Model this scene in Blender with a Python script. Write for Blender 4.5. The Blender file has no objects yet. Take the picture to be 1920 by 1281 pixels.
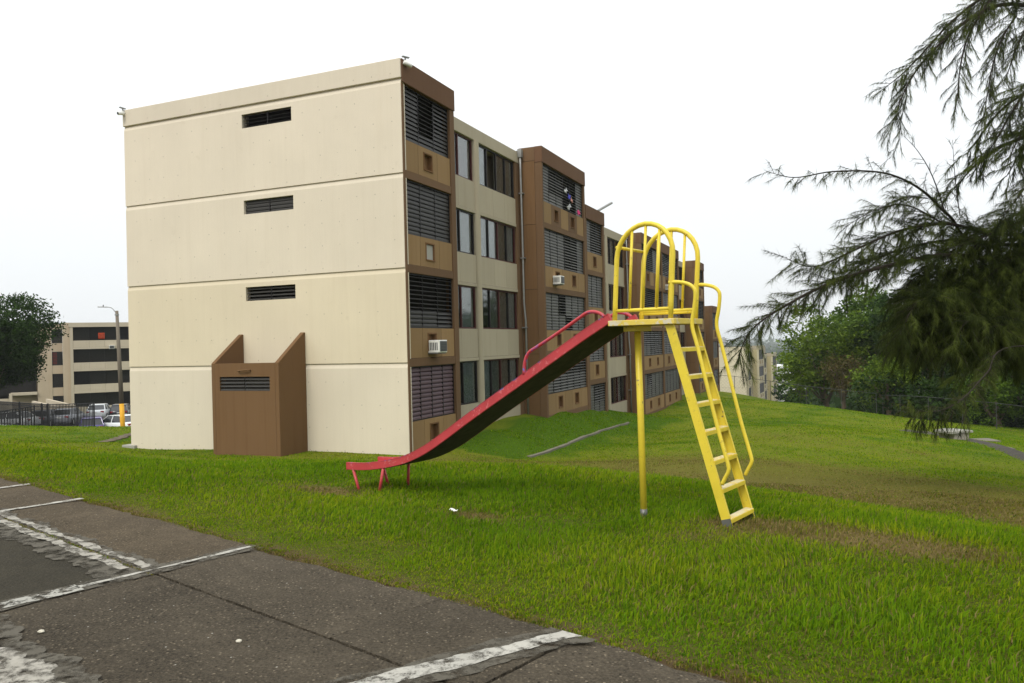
import bpy, math, random
import numpy as np
from mathutils import Vector, Matrix, Euler

random.seed(7)
RNG = np.random.default_rng(11)
R = math.radians
SC = bpy.context.scene
COL = SC.collection

# ------------------------------------------------------------------ camera
# world origin = the photographer's eye; +Y is the viewing direction, z = 0 is eye level
FPX, PITCH, ROLL = 1472.84, 0.0024204, 0.0249812
cp, sp = math.cos(PITCH), math.sin(PITCH)
CF = np.array([0, cp, sp]); U0 = np.array([0, -sp, cp]); R0 = np.array([1.0, 0, 0])
CR = math.cos(ROLL) * R0 - math.sin(ROLL) * U0
CU = math.sin(ROLL) * R0 + math.cos(ROLL) * U0
cam = bpy.data.cameras.new('camera'); cam_o = bpy.data.objects.new('camera', cam)
COL.objects.link(cam_o); SC.camera = cam_o
cam.sensor_width = 36.0; cam.lens = FPX * 36.0 / 1920.0
cam.clip_start = 0.05; cam.clip_end = 30000
m = Matrix.Identity(4)
for i in range(3):
    m[i][0] = CR[i]; m[i][1] = CU[i]; m[i][2] = -CF[i]
cam_o.matrix_world = m

# ------------------------------------------------------------------ light
SUN_DIR = Vector((-0.30, -0.62, 0.80)).normalized()      # towards the sun
w = bpy.data.worlds.new('World'); SC.world = w; w.use_nodes = True
nt = w.node_tree; nt.nodes.clear()
sky = nt.nodes.new('ShaderNodeTexSky'); sky.sky_type = 'NISHITA'; sky.sun_disc = False
sky.sun_elevation = math.asin(SUN_DIR.z); sky.sun_rotation = math.atan2(SUN_DIR.x, SUN_DIR.y)
sky.air_density = 1.0; sky.dust_density = 4.0
bg1 = nt.nodes.new('ShaderNodeBackground'); bg1.inputs['Strength'].default_value = 0.06
bg2 = nt.nodes.new('ShaderNodeBackground'); bg2.inputs['Color'].default_value = (0.955, 0.985, 1.0, 1); bg2.inputs['Strength'].default_value = 0.70
mixs = nt.nodes.new('ShaderNodeMixShader'); mixs.inputs[0].default_value = 0.9   # closed cloud deck over the clear sky
# even overcast deck, brightening smoothly towards the zenith as an overcast sky does
tcw = nt.nodes.new('ShaderNodeTexCoord'); sxw = nt.nodes.new('ShaderNodeSeparateXYZ'); nt.links.new(tcw.outputs['Generated'], sxw.inputs[0])
mxw = nt.nodes.new('ShaderNodeMath'); mxw.operation = 'MAXIMUM'; nt.links.new(sxw.outputs['Z'], mxw.inputs[0]); mxw.inputs[1].default_value = 0.0
maw = nt.nodes.new('ShaderNodeMath'); maw.operation = 'MULTIPLY_ADD'; nt.links.new(mxw.outputs[0], maw.inputs[0]); maw.inputs[1].default_value = 0.60; maw.inputs[2].default_value = 0.72
nt.links.new(maw.outputs[0], bg2.inputs['Strength'])
outw = nt.nodes.new('ShaderNodeOutputWorld')
nt.links.new(sky.outputs[0], bg1.inputs['Color'])
nt.links.new(bg1.outputs[0], mixs.inputs[1]); nt.links.new(bg2.outputs[0], mixs.inputs[2])
nt.links.new(mixs.outputs[0], outw.inputs['Surface'])
sun = bpy.data.lights.new('sun', 'SUN'); sun.energy = 1.5; sun.angle = R(22); sun.color = (1.0, 0.95, 0.86)
sun_o = bpy.data.objects.new('sun', sun); COL.objects.link(sun_o)
sun_o.rotation_euler = (-SUN_DIR).to_track_quat('-Z', 'Y').to_euler()
vs = SC.view_settings
vs.view_transform = 'Standard'; vs.look = 'None'; vs.gamma = 1.0; vs.use_curve_mapping = False
vs.exposure = 0.50
SC.cycles.max_bounces = 6; SC.cycles.diffuse_bounces = 3; SC.cycles.transparent_max_bounces = 12
SC.cycles.volume_bounces = 0

# ------------------------------------------------------------------ geometry helpers
def ray(px, py):
    return CF + CR * (px - 960) / FPX - CU * (py - 640.5) / FPX
def at(px, py, d):
    r = ray(px, py); r = r * (d / r[1]); return Vector(r)

def tag(o, label=None, cat=None, group=None, kind=None):
    if label: o['label'] = label
    if cat: o['category'] = cat
    if group: o['group'] = group
    if kind: o['kind'] = kind
    return o

def empty(name, loc, rz=0.0):
    o = bpy.data.objects.new(name, None); COL.objects.link(o)
    o.location = loc; o.rotation_euler = (0, 0, rz); o.empty_display_size = 0.2
    return o

def link(name, me, mat, parent=None, loc=None):
    o = bpy.data.objects.new(name, me); COL.objects.link(o)
    if mat is not None and not me.materials: me.materials.append(mat)
    if parent is not None: o.parent = parent
    if loc is not None: o.location = loc
    return o

class MB:
    def __init__(s): s.v = []; s.f = []
    def box(s, x0, x1, y0, y1, z0, z1):
        if x0 > x1: x0, x1 = x1, x0
        if y0 > y1: y0, y1 = y1, y0
        if z0 > z1: z0, z1 = z1, z0
        n = len(s.v)
        s.v += [(x0,y0,z0),(x1,y0,z0),(x1,y1,z0),(x0,y1,z0),(x0,y0,z1),(x1,y0,z1),(x1,y1,z1),(x0,y1,z1)]
        s.f += [(n,n+3,n+2,n+1),(n+4,n+5,n+6,n+7),(n,n+1,n+5,n+4),(n+1,n+2,n+6,n+5),(n+2,n+3,n+7,n+6),(n+3,n,n+4,n+7)]
        return s
    def obox(s, c, ax, ay, az):
        """box given centre and three half-axis vectors"""
        c = Vector(c); ax = Vector(ax); ay = Vector(ay); az = Vector(az); n = len(s.v)
        for sz in (-1, 1):
            for sx, sy in ((-1,-1),(1,-1),(1,1),(-1,1)):
                s.v.append(tuple(c + ax*sx + ay*sy + az*sz))
        s.f += [(n,n+3,n+2,n+1),(n+4,n+5,n+6,n+7),(n,n+1,n+5,n+4),(n+1,n+2,n+6,n+5),(n+2,n+3,n+7,n+6),(n+3,n,n+4,n+7)]
        return s
    def prism(s, poly, a, b, fn):
        """poly: 2D outline, fn(p, t) -> 3D, t in (a, b)"""
        n = len(s.v); k = len(poly)
        s.v += [tuple(fn(p, a)) for p in poly] + [tuple(fn(p, b)) for p in poly]
        s.f += [tuple(range(n+k-1, n-1, -1)), tuple(range(n+k, n+2*k))]
        for i in range(k):
            j = (i+1) % k; s.f.append((n+i, n+j, n+k+j, n+k+i))
        return s
    def tube(s, pts, r, n=8, cap=True):
        pts = [Vector(p) for p in pts]; K = len(pts)
        rr = r if isinstance(r, (list, tuple)) else [r]*K
        base = len(s.v); up = None
        for i, p in enumerate(pts):
            t = (pts[min(i+1, K-1)] - pts[max(i-1, 0)])
            if t.length < 1e-9: t = Vector((0,0,1))
            t.normalize()
            if up is None:
                up = Vector((0,0,1)) if abs(t.z) < .9 else Vector((1,0,0))
            x = up - t * up.dot(t)
            if x.length < 1e-6: x = Vector((1,0,0)) - t * t.x
            x.normalize(); up = x; y = t.cross(x)
            for k in range(n):
                a = 2*math.pi*k/n
                s.v.append(tuple(p + (x*math.cos(a) + y*math.sin(a))*rr[i]))
        for i in range(K-1):
            for k in range(n):
                a = base+i*n+k; b = base+i*n+(k+1) % n
                s.f.append((a, b, b+n, a+n))
        if cap:
            s.f.append(tuple(range(base+n-1, base-1, -1)))
            s.f.append(tuple(range(base+(K-1)*n, base+K*n)))
        return s
    def mesh(s, name, smooth=False):
        me = bpy.data.meshes.new(name); me.from_pydata(s.v, [], s.f)
        if smooth: me.polygons.foreach_set('use_smooth', [True]*len(me.polygons))
        me.update(); return me
    def build(s, name, mat, parent=None, loc=None, smooth=False):
        return link(name, s.mesh(name, smooth), mat, parent, loc)

def bevel(o, wdt=0.01, seg=2):
    b = o.modifiers.new('bevel', 'BEVEL'); b.width = wdt; b.segments = seg; b.limit_method = 'ANGLE'; b.angle_limit = R(40)
    return o

def smooth_path(pts, n=6):
    """Catmull-Rom through pts"""
    P = [Vector(p) for p in pts]; P = [P[0]*2 - P[1]] + P + [P[-1]*2 - P[-2]]
    out = []
    for i in range(1, len(P)-2):
        for k in range(n):
            t = k/n
            out.append(0.5*((2*P[i]) + (P[i+1]-P[i-1])*t + (2*P[i-1]-5*P[i]+4*P[i+1]-P[i+2])*t*t + (3*P[i]-P[i-1]-3*P[i+1]+P[i+2])*t**3))
    out.append(P[-2]); return out

def np_mesh(name, V, F, mat, parent=None, colors=None, smooth=False):
    """V (n,3) float, F (m,k) int, k = 3 or 4"""
    me = bpy.data.meshes.new(name); k = F.shape[1]
    me.vertices.add(len(V)); me.vertices.foreach_set('co', np.ascontiguousarray(V, dtype=np.float32).ravel())
    me.loops.add(F.size); me.loops.foreach_set('vertex_index', np.ascontiguousarray(F, dtype=np.int32).ravel())
    me.polygons.add(len(F)); me.polygons.foreach_set('loop_start', np.arange(0, F.size, k, dtype=np.int32))
    if smooth: me.polygons.foreach_set('use_smooth', np.ones(len(F), dtype=bool))
    me.update(calc_edges=True)
    if colors is not None:
        ca = me.color_attributes.new('col', 'FLOAT_COLOR', 'POINT')
        ca.data.foreach_set('color', np.ascontiguousarray(colors, dtype=np.float32).ravel())
    return link(name, me, mat, parent)

# ------------------------------------------------------------------ materials
class N:
    """tiny node helper"""
    def __init__(s, name):
        s.m = bpy.data.materials.new(name); s.m.use_nodes = True
        s.t = s.m.node_tree; s.t.nodes.clear()
        s.out = s.add('ShaderNodeOutputMaterial')
    def add(s, t, **kw):
        n = s.t.nodes.new(t)
        for k, v in kw.items(): setattr(n, k, v)
        return n
    def lk(s, a, b): s.t.links.new(a, b)
    def coords(s, kind='Object', scale=(1,1,1)):
        tc = s.add('ShaderNodeTexCoord'); mp = s.add('ShaderNodeMapping'); mp.inputs['Scale'].default_value = scale
        s.lk(tc.outputs[kind], mp.inputs['Vector']); return mp.outputs['Vector']
    def noise(s, vec, scale, detail=4, rough=.6):
        n = s.add('ShaderNodeTexNoise'); n.inputs['Scale'].default_value = scale
        n.inputs['Detail'].default_value = detail; n.inputs['Roughness'].default_value = rough
        s.lk(vec, n.inputs['Vector']); return n.outputs['Fac']
    def ramp(s, fac, p0, p1, c0=(0,0,0,1), c1=(1,1,1,1)):
        r = s.add('ShaderNodeValToRGB'); e = r.color_ramp.elements
        e[0].position = p0; e[0].color = c0; e[1].position = p1; e[1].color = c1
        s.lk(fac, r.inputs['Fac']); return r.outputs['Color']
    def mix(s, fac, a, b, mode='MIX'):
        n = s.add('ShaderNodeMix'); n.data_type = 'RGBA'; n.blend_type = mode
        for sock, v in ((n.inputs[0], fac), (n.inputs[6], a), (n.inputs[7], b)):
            if isinstance(v, (int, float)): sock.default_value = v
            elif isinstance(v, tuple): sock.default_value = v if len(v) == 4 else (*v, 1)
            else: s.lk(v, sock)
        return n.outputs[2]
    def math(s, op, a, b=None):
        n = s.add('ShaderNodeMath'); n.operation = op
        for i, v in enumerate((a, b)):
            if v is None: continue
            if isinstance(v, (int, float)): n.inputs[i].default_value = v
            else: s.lk(v, n.inputs[i])
        return n.outputs[0]
    def bump(s, h, strength=.3, dist=.01):
        b = s.add('ShaderNodeBump'); b.inputs['Strength'].default_value = strength; b.inputs['Distance'].default_value = dist
        s.lk(h, b.inputs['Height']); return b.outputs['Normal']
    def bsdf(s, col, rough=.7, normal=None, metal=0.0, spec=.3):
        p = s.add('ShaderNodeBsdfPrincipled')
        if isinstance(col, tuple): p.inputs['Base Color'].default_value = col if len(col) == 4 else (*col, 1)
        else: s.lk(col, p.inputs['Base Color'])
        if isinstance(rough, (int, float)): p.inputs['Roughness'].default_value = rough
        else: s.lk(rough, p.inputs['Roughness'])
        p.inputs['Metallic'].default_value = metal
        p.inputs['Specular IOR Level'].default_value = spec
        if normal is not None: s.lk(normal, p.inputs['Normal'])
        s.lk(p.outputs[0], s.out.inputs['Surface']); return p

def scl(c, k): return tuple(min(1, x*k) for x in c[:3])

def plain(name, col, rough=.6, metal=0.0, var=.12, scale=6.0, spec=.3):
    n = N(name); v = n.coords()
    f = n.ramp(n.noise(v, scale, 5), .3, .7)
    c = n.mix(f, scl(col, 1-var), scl(col, 1+var))
    n.bsdf(c, rough, None, metal, spec); return n.m

def wall(name, col, streak=.10, dots=False, fine=.06, stain=(.30, .24, .15), rand=.05):
    n = N(name); v = n.coords()
    big = n.ramp(n.noise(v, .45, 5), .3, .72)
    c = n.mix(big, scl(col, .95), scl(col, 1.04))
    vs_ = n.coords(scale=(5, 5, .22))
    st = n.ramp(n.noise(vs_, 1.0, 6, .7), .5, .8)
    c = n.mix(n.math('MULTIPLY', st, streak*3), c, (*[a*b for a, b in zip(col, (.72, .66, .56))], 1))
    vf = n.coords(scale=(34, 34, .6)); fn = n.noise(vf, 1.0, 3)
    c = n.mix(n.math('MULTIPLY', n.ramp(fn, .35, .7), fine*2), c, scl(col, .78))
    blot = n.ramp(n.noise(v, 1.7, 8, .75), .60, .82)
    c = n.mix(n.math('MULTIPLY', blot, .30), c, stain)
    if rand:
        oi = n.add('ShaderNodeObjectInfo')
        k = n.math('ADD', n.math('MULTIPLY', oi.outputs['Random'], rand*2), 1-rand)
        cc = n.add('ShaderNodeCombineColor')
        for i in range(3): n.lk(k, cc.inputs[i])
        c = n.mix(1.0, c, cc.outputs[0], 'MULTIPLY')
    h = fn
    if dots:
        tc = n.add('ShaderNodeTexCoord'); sx = n.add('ShaderNodeSeparateXYZ'); n.lk(tc.outputs['Object'], sx.inputs[0])
        def cell(o, p): return n.math('MULTIPLY', n.math('SUBTRACT', n.math('FRACT', n.math('MULTIPLY', o, 1/p)), .5), p)
        a = cell(sx.outputs['Y'], .60); b = cell(sx.outputs['Z'], .65)
        d = n.math('SQRT', n.math('ADD', n.math('MULTIPLY', a, a), n.math('MULTIPLY', b, b)))
        hole = n.math('LESS_THAN', d, .016)
        wn = n.noise(v, 1.3, 2); hole = n.math('MULTIPLY', hole, n.math('MULTIPLY', n.math('GREATER_THAN', wn, .46), .65))
        c = n.mix(hole, c, scl(col, .38))
    n.bsdf(c, .88, n.bump(h, .25, .006), 0, .15); return n.m

def paint_metal(name, col, chips=(.24,.22,.2), amount=.62, rough=.38, chipcol2=None):
    n = N(name); v = n.coords()
    big = n.ramp(n.noise(v, 3.0, 4), .3, .7)
    c = n.mix(big, scl(col, .88), scl(col, 1.06))
    chip = n.ramp(n.noise(v, 20, 8, .7), amount, amount+.03)
    gate = n.ramp(n.noise(v, 2.6, 3), .44, .56)
    c = n.mix(n.math('MULTIPLY', chip, gate), c, chips)
    if chipcol2:
        ch2 = n.ramp(n.noise(v, 14, 6, .7), amount+.05, amount+.07)
        c = n.mix(ch2, c, chipcol2)
    grime = n.ramp(n.noise(v, 7, 8, .78), .50, .82)
    c = n.mix(n.math('MULTIPLY', grime, .35), c, scl(col, .45))
    rg = n.math('ADD', n.math('MULTIPLY', n.noise(v, 12, 4), .3), rough-.1)
    n.bsdf(c, rg, n.bump(n.noise(v, 40, 4), .08, .004), 0, .4); return n.m

def leafy(name, c0, c1, trans=.35, rough=.65, spec=.08):
    """foliage: per-vertex 'col' red channel chooses between the two greens"""
    n = N(name); a = n.add('ShaderNodeAttribute'); a.attribute_name = 'col'
    s_ = n.add('ShaderNodeSeparateColor'); n.lk(a.outputs['Color'], s_.inputs[0])
    c = n.mix(s_.outputs[0], c0, c1)
    p = n.bsdf(c, rough, None, 0, spec)
    t = n.add('ShaderNodeBsdfTranslucent'); n.lk(c, t.inputs['Color'])
    mx = n.add('ShaderNodeMixShader'); mx.inputs[0].default_value = trans
    n.lk(p.outputs[0], mx.inputs[1]); n.lk(t.outputs[0], mx.inputs[2]); n.lk(mx.outputs[0], n.out.inputs['Surface'])
    return n.m

def glass_mat(name, tint=(.90,.93,.92), k=.72):
    n = N(name)
    tr = n.add('ShaderNodeBsdfTransparent'); tr.inputs[0].default_value = (*tint, 1)
    gl = n.add('ShaderNodeBsdfGlossy'); gl.inputs['Roughness'].default_value = .03
    fr = n.add('ShaderNodeFresnel'); fr.inputs['IOR'].default_value = 1.6
    mx = n.add('ShaderNodeMixShader'); n.lk(n.math('MINIMUM', n.math('MULTIPLY', fr.outputs[0], .85), 1.0), mx.inputs[0])
    n.lk(tr.outputs[0], mx.inputs[1]); n.lk(gl.outputs[0], mx.inputs[2]); n.lk(mx.outputs[0], n.out.inputs['Surface'])
    return n.m

M = {}
M['cream'] = wall('cream_wall', (.635, .568, .455), streak=.055, dots=True)
M['cream_low'] = wall('cream_wall_yellow', (.635, .558, .415), streak=.06, dots=True)
M['beige'] = wall('beige_wall', (.385, .335, .245), streak=.12)
M['brown'] = wall('brown_wall', (.150, .090, .049), streak=.12, stain=(.10,.06,.035), rand=.08)
M['tan'] = wall('tan_wall', (.265, .170, .080), streak=.14, stain=(.15,.09,.05), rand=.10)
M['parapet'] = wall('brown_parapet', (.135, .074, .042), streak=.12, stain=(.08,.05,.03))
M['encl'] = wall('enclosure_brown', (.155, .088, .042), streak=.24, stain=(.12,.07,.04))
M['niche'] = wall('niche_brown', (.17, .092, .042), streak=.1)
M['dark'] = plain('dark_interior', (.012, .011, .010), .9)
M['room'] = plain('room_wall', (.34, .32, .24), .9)
M['slat'] = plain('bronze_slat', (.030, .028, .024), .5, 0, .25, 3.0, .3)
M['slat_grey'] = plain('grey_slat', (.074, .072, .060), .5, 0, .25, 3.0, .35)
M['slat_purple'] = plain('purple_slat', (.085, .050, .058), .5, 0, .2, 3.0, .3)
M['frame'] = plain('maroon_frame', (.060, .014, .012), .45)
M['frame_black'] = plain('black_frame', (.014, .012, .012), .45)
M['curtain_white'] = plain('white_curtain', (.78, .82, .86), .9)
M['curtain_pink'] = plain('pink_curtain', (.62, .48, .54), .9)
M['curtain_grey'] = plain('grey_curtain', (.46, .46, .42), .9)
M['glass'] = glass_mat('window_glass')
M['pipe'] = plain('galvanised_pipe', (.30, .30, .29), .5, .5)
M['white_paint'] = plain('white_paint', (.72, .72, .68), .5)
M['grille'] = plain('dark_grille', (.06, .065, .07), .5)
M['yellow'] = paint_metal('yellow_paint', (.72, .56, .045), chips=(.20,.15,.08), amount=.60, chipcol2=None)
M['yellow_worn'] = paint_metal('yellow_paint_worn', (.68, .52, .09), chips=(.62,.56,.42), amount=.50)
M['red'] = paint_metal('red_paint', (.46, .048, .055), chips=(.55,.16,.16), amount=.56)
M['red_blue'] = paint_metal('red_paint_chipped_to_blue', (.46, .045, .055), chips=(.10,.13,.40), amount=.555)
M['tread'] = paint_metal('worn_tread', (.66, .60, .40), chips=(.70,.50,.06), amount=.48)
M['under'] = plain('dark_underside', (.045, .040, .024), .8, 0, .4, 9)  # dark tone for the strip below the chute bed
M['bare'] = plain('bare_metal', (.16, .16, .15), .5, .6)
M['iron'] = plain('black_iron', (.012, .012, .013), .5)
M['wood_pole'] = wall('grey_pole_wood', (.17, .145, .115), streak=.2)
M['safety'] = plain('safety_yellow', (.70, .36, .02), .6)
M['bark'] = wall('bark', (.14, .105, .075), streak=.3)
M['bark_dark'] = wall('dark_bark', (.030, .024, .018), streak=.3)
M['concrete'] = wall('weathered_concrete', (.30, .275, .225), streak=.05, stain=(.10,.09,.07))

# ------------------------------------------------------------------ terrain
PSI = .40047
C0 = np.array([-2.8675, 21.43])
D2 = np.array([math.sin(PSI), math.cos(PSI)]); N2 = np.array([math.cos(PSI), -math.sin(PSI)])
def bxy(s, o):
    """building coordinates: s along the facade, o outwards from it"""
    return C0 + D2*s + N2*o
PE = np.array([.759, -.651]); PE /= np.linalg.norm(PE)     # pavement edge direction
PV = np.array([PE[1], -PE[0]])                              # into the pavement
P0 = np.array([-2.12, 6.40])
def puv(u, v): return P0 + PE*u + PV*v

ctrl = []
def cpx(px, py, d): p = at(px, py, d); ctrl.append((p.x, p.y, p.z))
def cz(x, y, z): ctrl.append((x, y, z))
for u in (-12, -8, -5, -2.5, 0, 2, 4, 7, 11):
    for v in (0.0, 1.2, 3.5, 7):
        x, y = puv(u, v); cz(x, y, -1.615)
    x, y = puv(u, -1.2); cz(x, y, -1.63)
cz(1.99, 7.12, -1.655); cz(1.3, 7.7, -1.76); cz(-1.80, 9.98, -1.785); cz(-2.1, 9.6, -1.78); cz(-1.3, 9.8, -1.78)
cpx(800, 872, 12.6); cpx(950, 880, 11.2); cpx(1200, 905, 9.9); cpx(1440, 939, 8.6); cpx(1700, 972, 7.5); cpx(1920, 998, 7.0)
cpx(560, 868, 13.2); cpx(300, 868, 14.0)
cpx(1000, 876, 17); cpx(1200, 893, 14.5); cpx(1440, 921, 13); cpx(1700, 950, 12); cpx(1920, 972, 11.5)
cpx(830, 862, 19.5)
for s, z in ((0, -2.99), (3.1, -3.02), (6.5, -3.03), (10.5, -3.04), (13.5, -3.06), (16.3, -3.16), (19.4, -3.5), (23, -3.9), (27, -4.42), (32.6, -4.56), (38.6, -4.42), (46, -4.45), (54, -4.6)):
    x, y = bxy(s, .05); cz(x, y, z)
for s, o, z in ((5.5, 1.0, -2.99), (9, 1.0, -3.01), (12.5, .6, -3.06)):
    x, y = bxy(s, o); cz(x, y, z)
for t, z in ((2, -2.97), (3.4, -2.97), (6, -3.0), (8, -3.05), (10.36, -3.07)):
    x, y = bxy(-.05, -t); cz(x, y, z)
    x, y = bxy(-1.6, -t); cz(x, y, z+.04)
DRAIN = [(992, 858, 23.6), (1040, 843, 25.7), (1095, 821, 29.2), (1140, 805, 33.6), (1178, 794, 38.6)]
DPATH = smooth_path([at(*a) for a in DRAIN], 4)
for q in DPATH: cz(q.x, q.y, q.z)
cpx(1206, 835, 26); cpx(1340, 748, 55); cpx(1340, 800, 32); cpx(1340, 868, 18)
cpx(1500, 757, 54); cpx(1500, 800, 34); cpx(1500, 868, 20)
cpx(1700, 786, 50); cpx(1700, 850, 25); cpx(1700, 900, 17)
cpx(1900, 822, 45); cpx(1900, 880, 24); cpx(1900, 928, 15.5)
cpx(2300, 860, 40); cpx(2300, 960, 16); cpx(2300, 1090, 8.5)
cpx(100, 830, 24); cpx(100, 800, 37); cpx(10, 852, 19); cpx(180, 831, 29); cpx(240, 800, 38); cpx(-20, 799, 37); cpx(-300, 805, 37); cpx(-300, 880, 17)
# the car park behind the left lawn, the left building's foot, the slopes falling away to the right
for x, y, z in ((-26, 44, -5.0), (-32, 48, -5.2), (-22, 46, -5.1), (-40, 60, -5.9), (-30, 60, -5.9), (-45, 80, -6.7), (-36, 82, -6.8), (-60, 92, -7.3), (-48, 95, -7.4), (-70, 60, -5.6), (-60, 30, -3.2), (-25, 60, -6.0), (-15, 60, -6.0), (0, 90, -8),
                (14, 75, -5.5), (22, 62, -5.6), (30, 72, -7.6), (45, 70, -8.6), (60, 60, -8.5), (20, 95, -10.5), (45, 100, -12.5), (75, 90, -13), (30, 120, -13), (60, 130, -17), (0, 130, -13), (-60, 140, -11), (90, 30, -8), (50, 15, -5), (25, 3, -2.5), (-30, -5, -1.6), (30, -10, -2.2), (0, -12, -1.6), (120, 120, -22), (0, 200, -24), (100, 200, -30), (-120, 120, -12), (-120, 20, -4)):
    cz(x, y, z)
CT = np.array(ctrl); CM = 1.2
def _k(d): return -np.sqrt(d*d + CM*CM)
_d = np.linalg.norm(CT[:, None, :2] - CT[None, :, :2], axis=2)
_n = len(CT)
_A = np.zeros((_n+3, _n+3)); _A[:_n, :_n] = _k(_d) + 0.06*np.eye(_n)
_A[:_n, _n:] = np.c_[np.ones(_n), CT[:, :2]]; _A[_n:, :_n] = _A[:_n, _n:].T
_W = np.linalg.solve(_A, np.r_[CT[:, 2], 0, 0, 0])
def fbm(x, y, s, seed=0):
    """cheap smooth noise from sines"""
    r = np.random.default_rng(seed); o = np.zeros_like(x, dtype=float)
    for k in range(7):
        a = r.uniform(0, 6.28); f_ = (1.5**k)/s*r.uniform(.8, 1.2); ph = r.uniform(0, 6.28)
        b = a + r.uniform(1, 2); 
        o += (np.sin((x*math.cos(a)+y*math.sin(a))*f_+ph) * np.cos((x*math.cos(b)+y*math.sin(b))*f_*.83+ph*1.7)) / (1.25**k)
    return o/2.2
def ground(x, y):
    x = np.atleast_1d(np.asarray(x, float)); y = np.atleast_1d(np.asarray(y, float))
    out = np.empty(x.shape); fx = x.ravel(); fy = y.ravel(); fo = out.ravel()
    for i in range(0, len(fx), 20000):
        dx = fx[i:i+20000]; dy = fy[i:i+20000]
        d = np.sqrt((dx[:, None]-CT[None, :, 0])**2 + (dy[:, None]-CT[None, :, 1])**2)
        fo[i:i+20000] = _k(d) @ _W[:_n] + _W[_n] + _W[_n+1]*dx + _W[_n+2]*dy
    rr = np.sqrt(fx**2 + fy**2)
    tt = np.clip((rr-130)/170, 0, 1); tt = tt*tt*(3-2*tt)
    left = np.clip((-fx-20)/200, 0, 1)
    plain_z = -46 + 30*left + 26*np.clip((rr-3500)/3500, 0, 1)**2
    fo = fo*(1-tt) + plain_z*tt
    # pavement: soil lies below the slabs
    v = (fx-P0[0])*PV[0] + (fy-P0[1])*PV[1]
    e = np.clip(v/.10, 0, 1); near = np.clip((40-rr)/10, 0, 1)
    fo = fo + near*np.where(v > 0, -.10*e, .012*fbm(fx, fy, 1.3, 3)*np.clip(-v, 0, 1))
    return fo.reshape(x.shape)
def gz(x, y): return float(ground(x, y)[0])

def dryness_shade(x, y):
    x = np.asarray(x, float); y = np.asarray(y, float)
    v = (x-P0[0])*PV[0] + (y-P0[1])*PV[1]
    d = .22 + .24*fbm(x, y, 2.2, 5) + .16*fbm(x, y, .5, 6)
    def spot(px, py, dd, rx, ry, k, a=0):
        p = at(px, py, dd); dx = x-p.x; dy = y-p.y
        ca, sa = math.cos(a), math.sin(a)
        q = ((dx*ca+dy*sa)/rx)**2 + ((-dx*sa+dy*ca)/ry)**2
        return k*np.exp(-q)
    ang = math.atan2(PE[1], PE[0])
    d = d + spot(1440, 998, 6.9, .80, .32, 1.0, ang) + spot(1690, 1042, 6.1, .95, .42, 1.15, ang) + spot(1290, 1010, 6.6, .4, .3, .35)
    d = d + spot(890, 958, 7.7, .45, .22, .75, ang) + spot(610, 922, 9.6, .7, .3, .8, ang) + spot(700, 915, 9.8, .5, .3, .4)
    d = d + spot(1620, 885, 16, 9.5, 4.2, .95, ang) + spot(1250, 850, 20, 4, 2.4, .30, ang) + spot(1880, 930, 13, 4.5, 2.6, .6, ang)  # right-lawn browns: dry grass plus the casuarina's shade painted in
    d = d + spot(820, 862, 19.5, 2.2, 1.2, .5, R(67)) + spot(350, 855, 16, 5, 1.6, .25, 0)
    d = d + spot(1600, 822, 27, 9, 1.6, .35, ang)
    d = d + .60*np.exp(-(np.clip(-v, 0, 9)/.12)**2) + .20*np.exp(-(np.clip(-v, 0, 9)/.4)**2)*np.clip(fbm(x, y, .6, 8)*3, 0, 1)
    # lush belts short of crest and on bank; bank green also carries slope shade
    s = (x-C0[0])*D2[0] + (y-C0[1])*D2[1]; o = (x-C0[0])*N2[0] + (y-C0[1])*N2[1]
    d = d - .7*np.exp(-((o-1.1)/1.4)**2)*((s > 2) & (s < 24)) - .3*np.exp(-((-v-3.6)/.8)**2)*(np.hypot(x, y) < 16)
    return np.clip(d, 0, 1)

def gmat():
    n = N('lawn_ground'); v = n.coords()
    a = n.add('ShaderNodeAttribute'); a.attribute_name = 'col'
    s_ = n.add('ShaderNodeSeparateColor'); n.lk(a.outputs['Color'], s_.inputs[0])
    f1 = n.ramp(n.noise(v, 9, 8, .75), .3, .72)
    g = n.mix(f1, (.075, .115, .006), (.150, .200, .013))
    f3 = n.ramp(n.noise(v, .9, 5), .35, .7)
    g = n.mix(n.math('MULTIPLY', f3, .5), g, (.165, .190, .013))
    lush_shade_f = n.ramp(s_.outputs[0], .02, .30)
    g = n.mix(lush_shade_f, n.mix(f1, (.034, .072, .005), (.070, .128, .009)), g)  # deep green at the low end; carries the bank's slope shade too
    f2 = n.ramp(n.noise(v, 14, 8, .75), .3, .7)
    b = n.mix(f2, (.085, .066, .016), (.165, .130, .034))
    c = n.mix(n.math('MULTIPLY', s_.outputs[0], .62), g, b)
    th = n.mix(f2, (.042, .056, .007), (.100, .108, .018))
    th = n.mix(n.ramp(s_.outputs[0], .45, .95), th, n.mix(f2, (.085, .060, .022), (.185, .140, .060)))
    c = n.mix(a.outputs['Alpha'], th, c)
    soil = n.mix(n.noise(v, 20, 8), (.045, .030, .017), (.12, .085, .05))
    c = n.mix(s_.outputs[1], c, soil)
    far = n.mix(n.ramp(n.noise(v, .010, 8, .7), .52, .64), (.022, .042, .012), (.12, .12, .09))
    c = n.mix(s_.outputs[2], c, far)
    n.bsdf(c, .95, n.bump(n.noise(v, 22, 8, .8), .7, .03), 0, .03); return n.m
M['ground'] = gmat()

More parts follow.
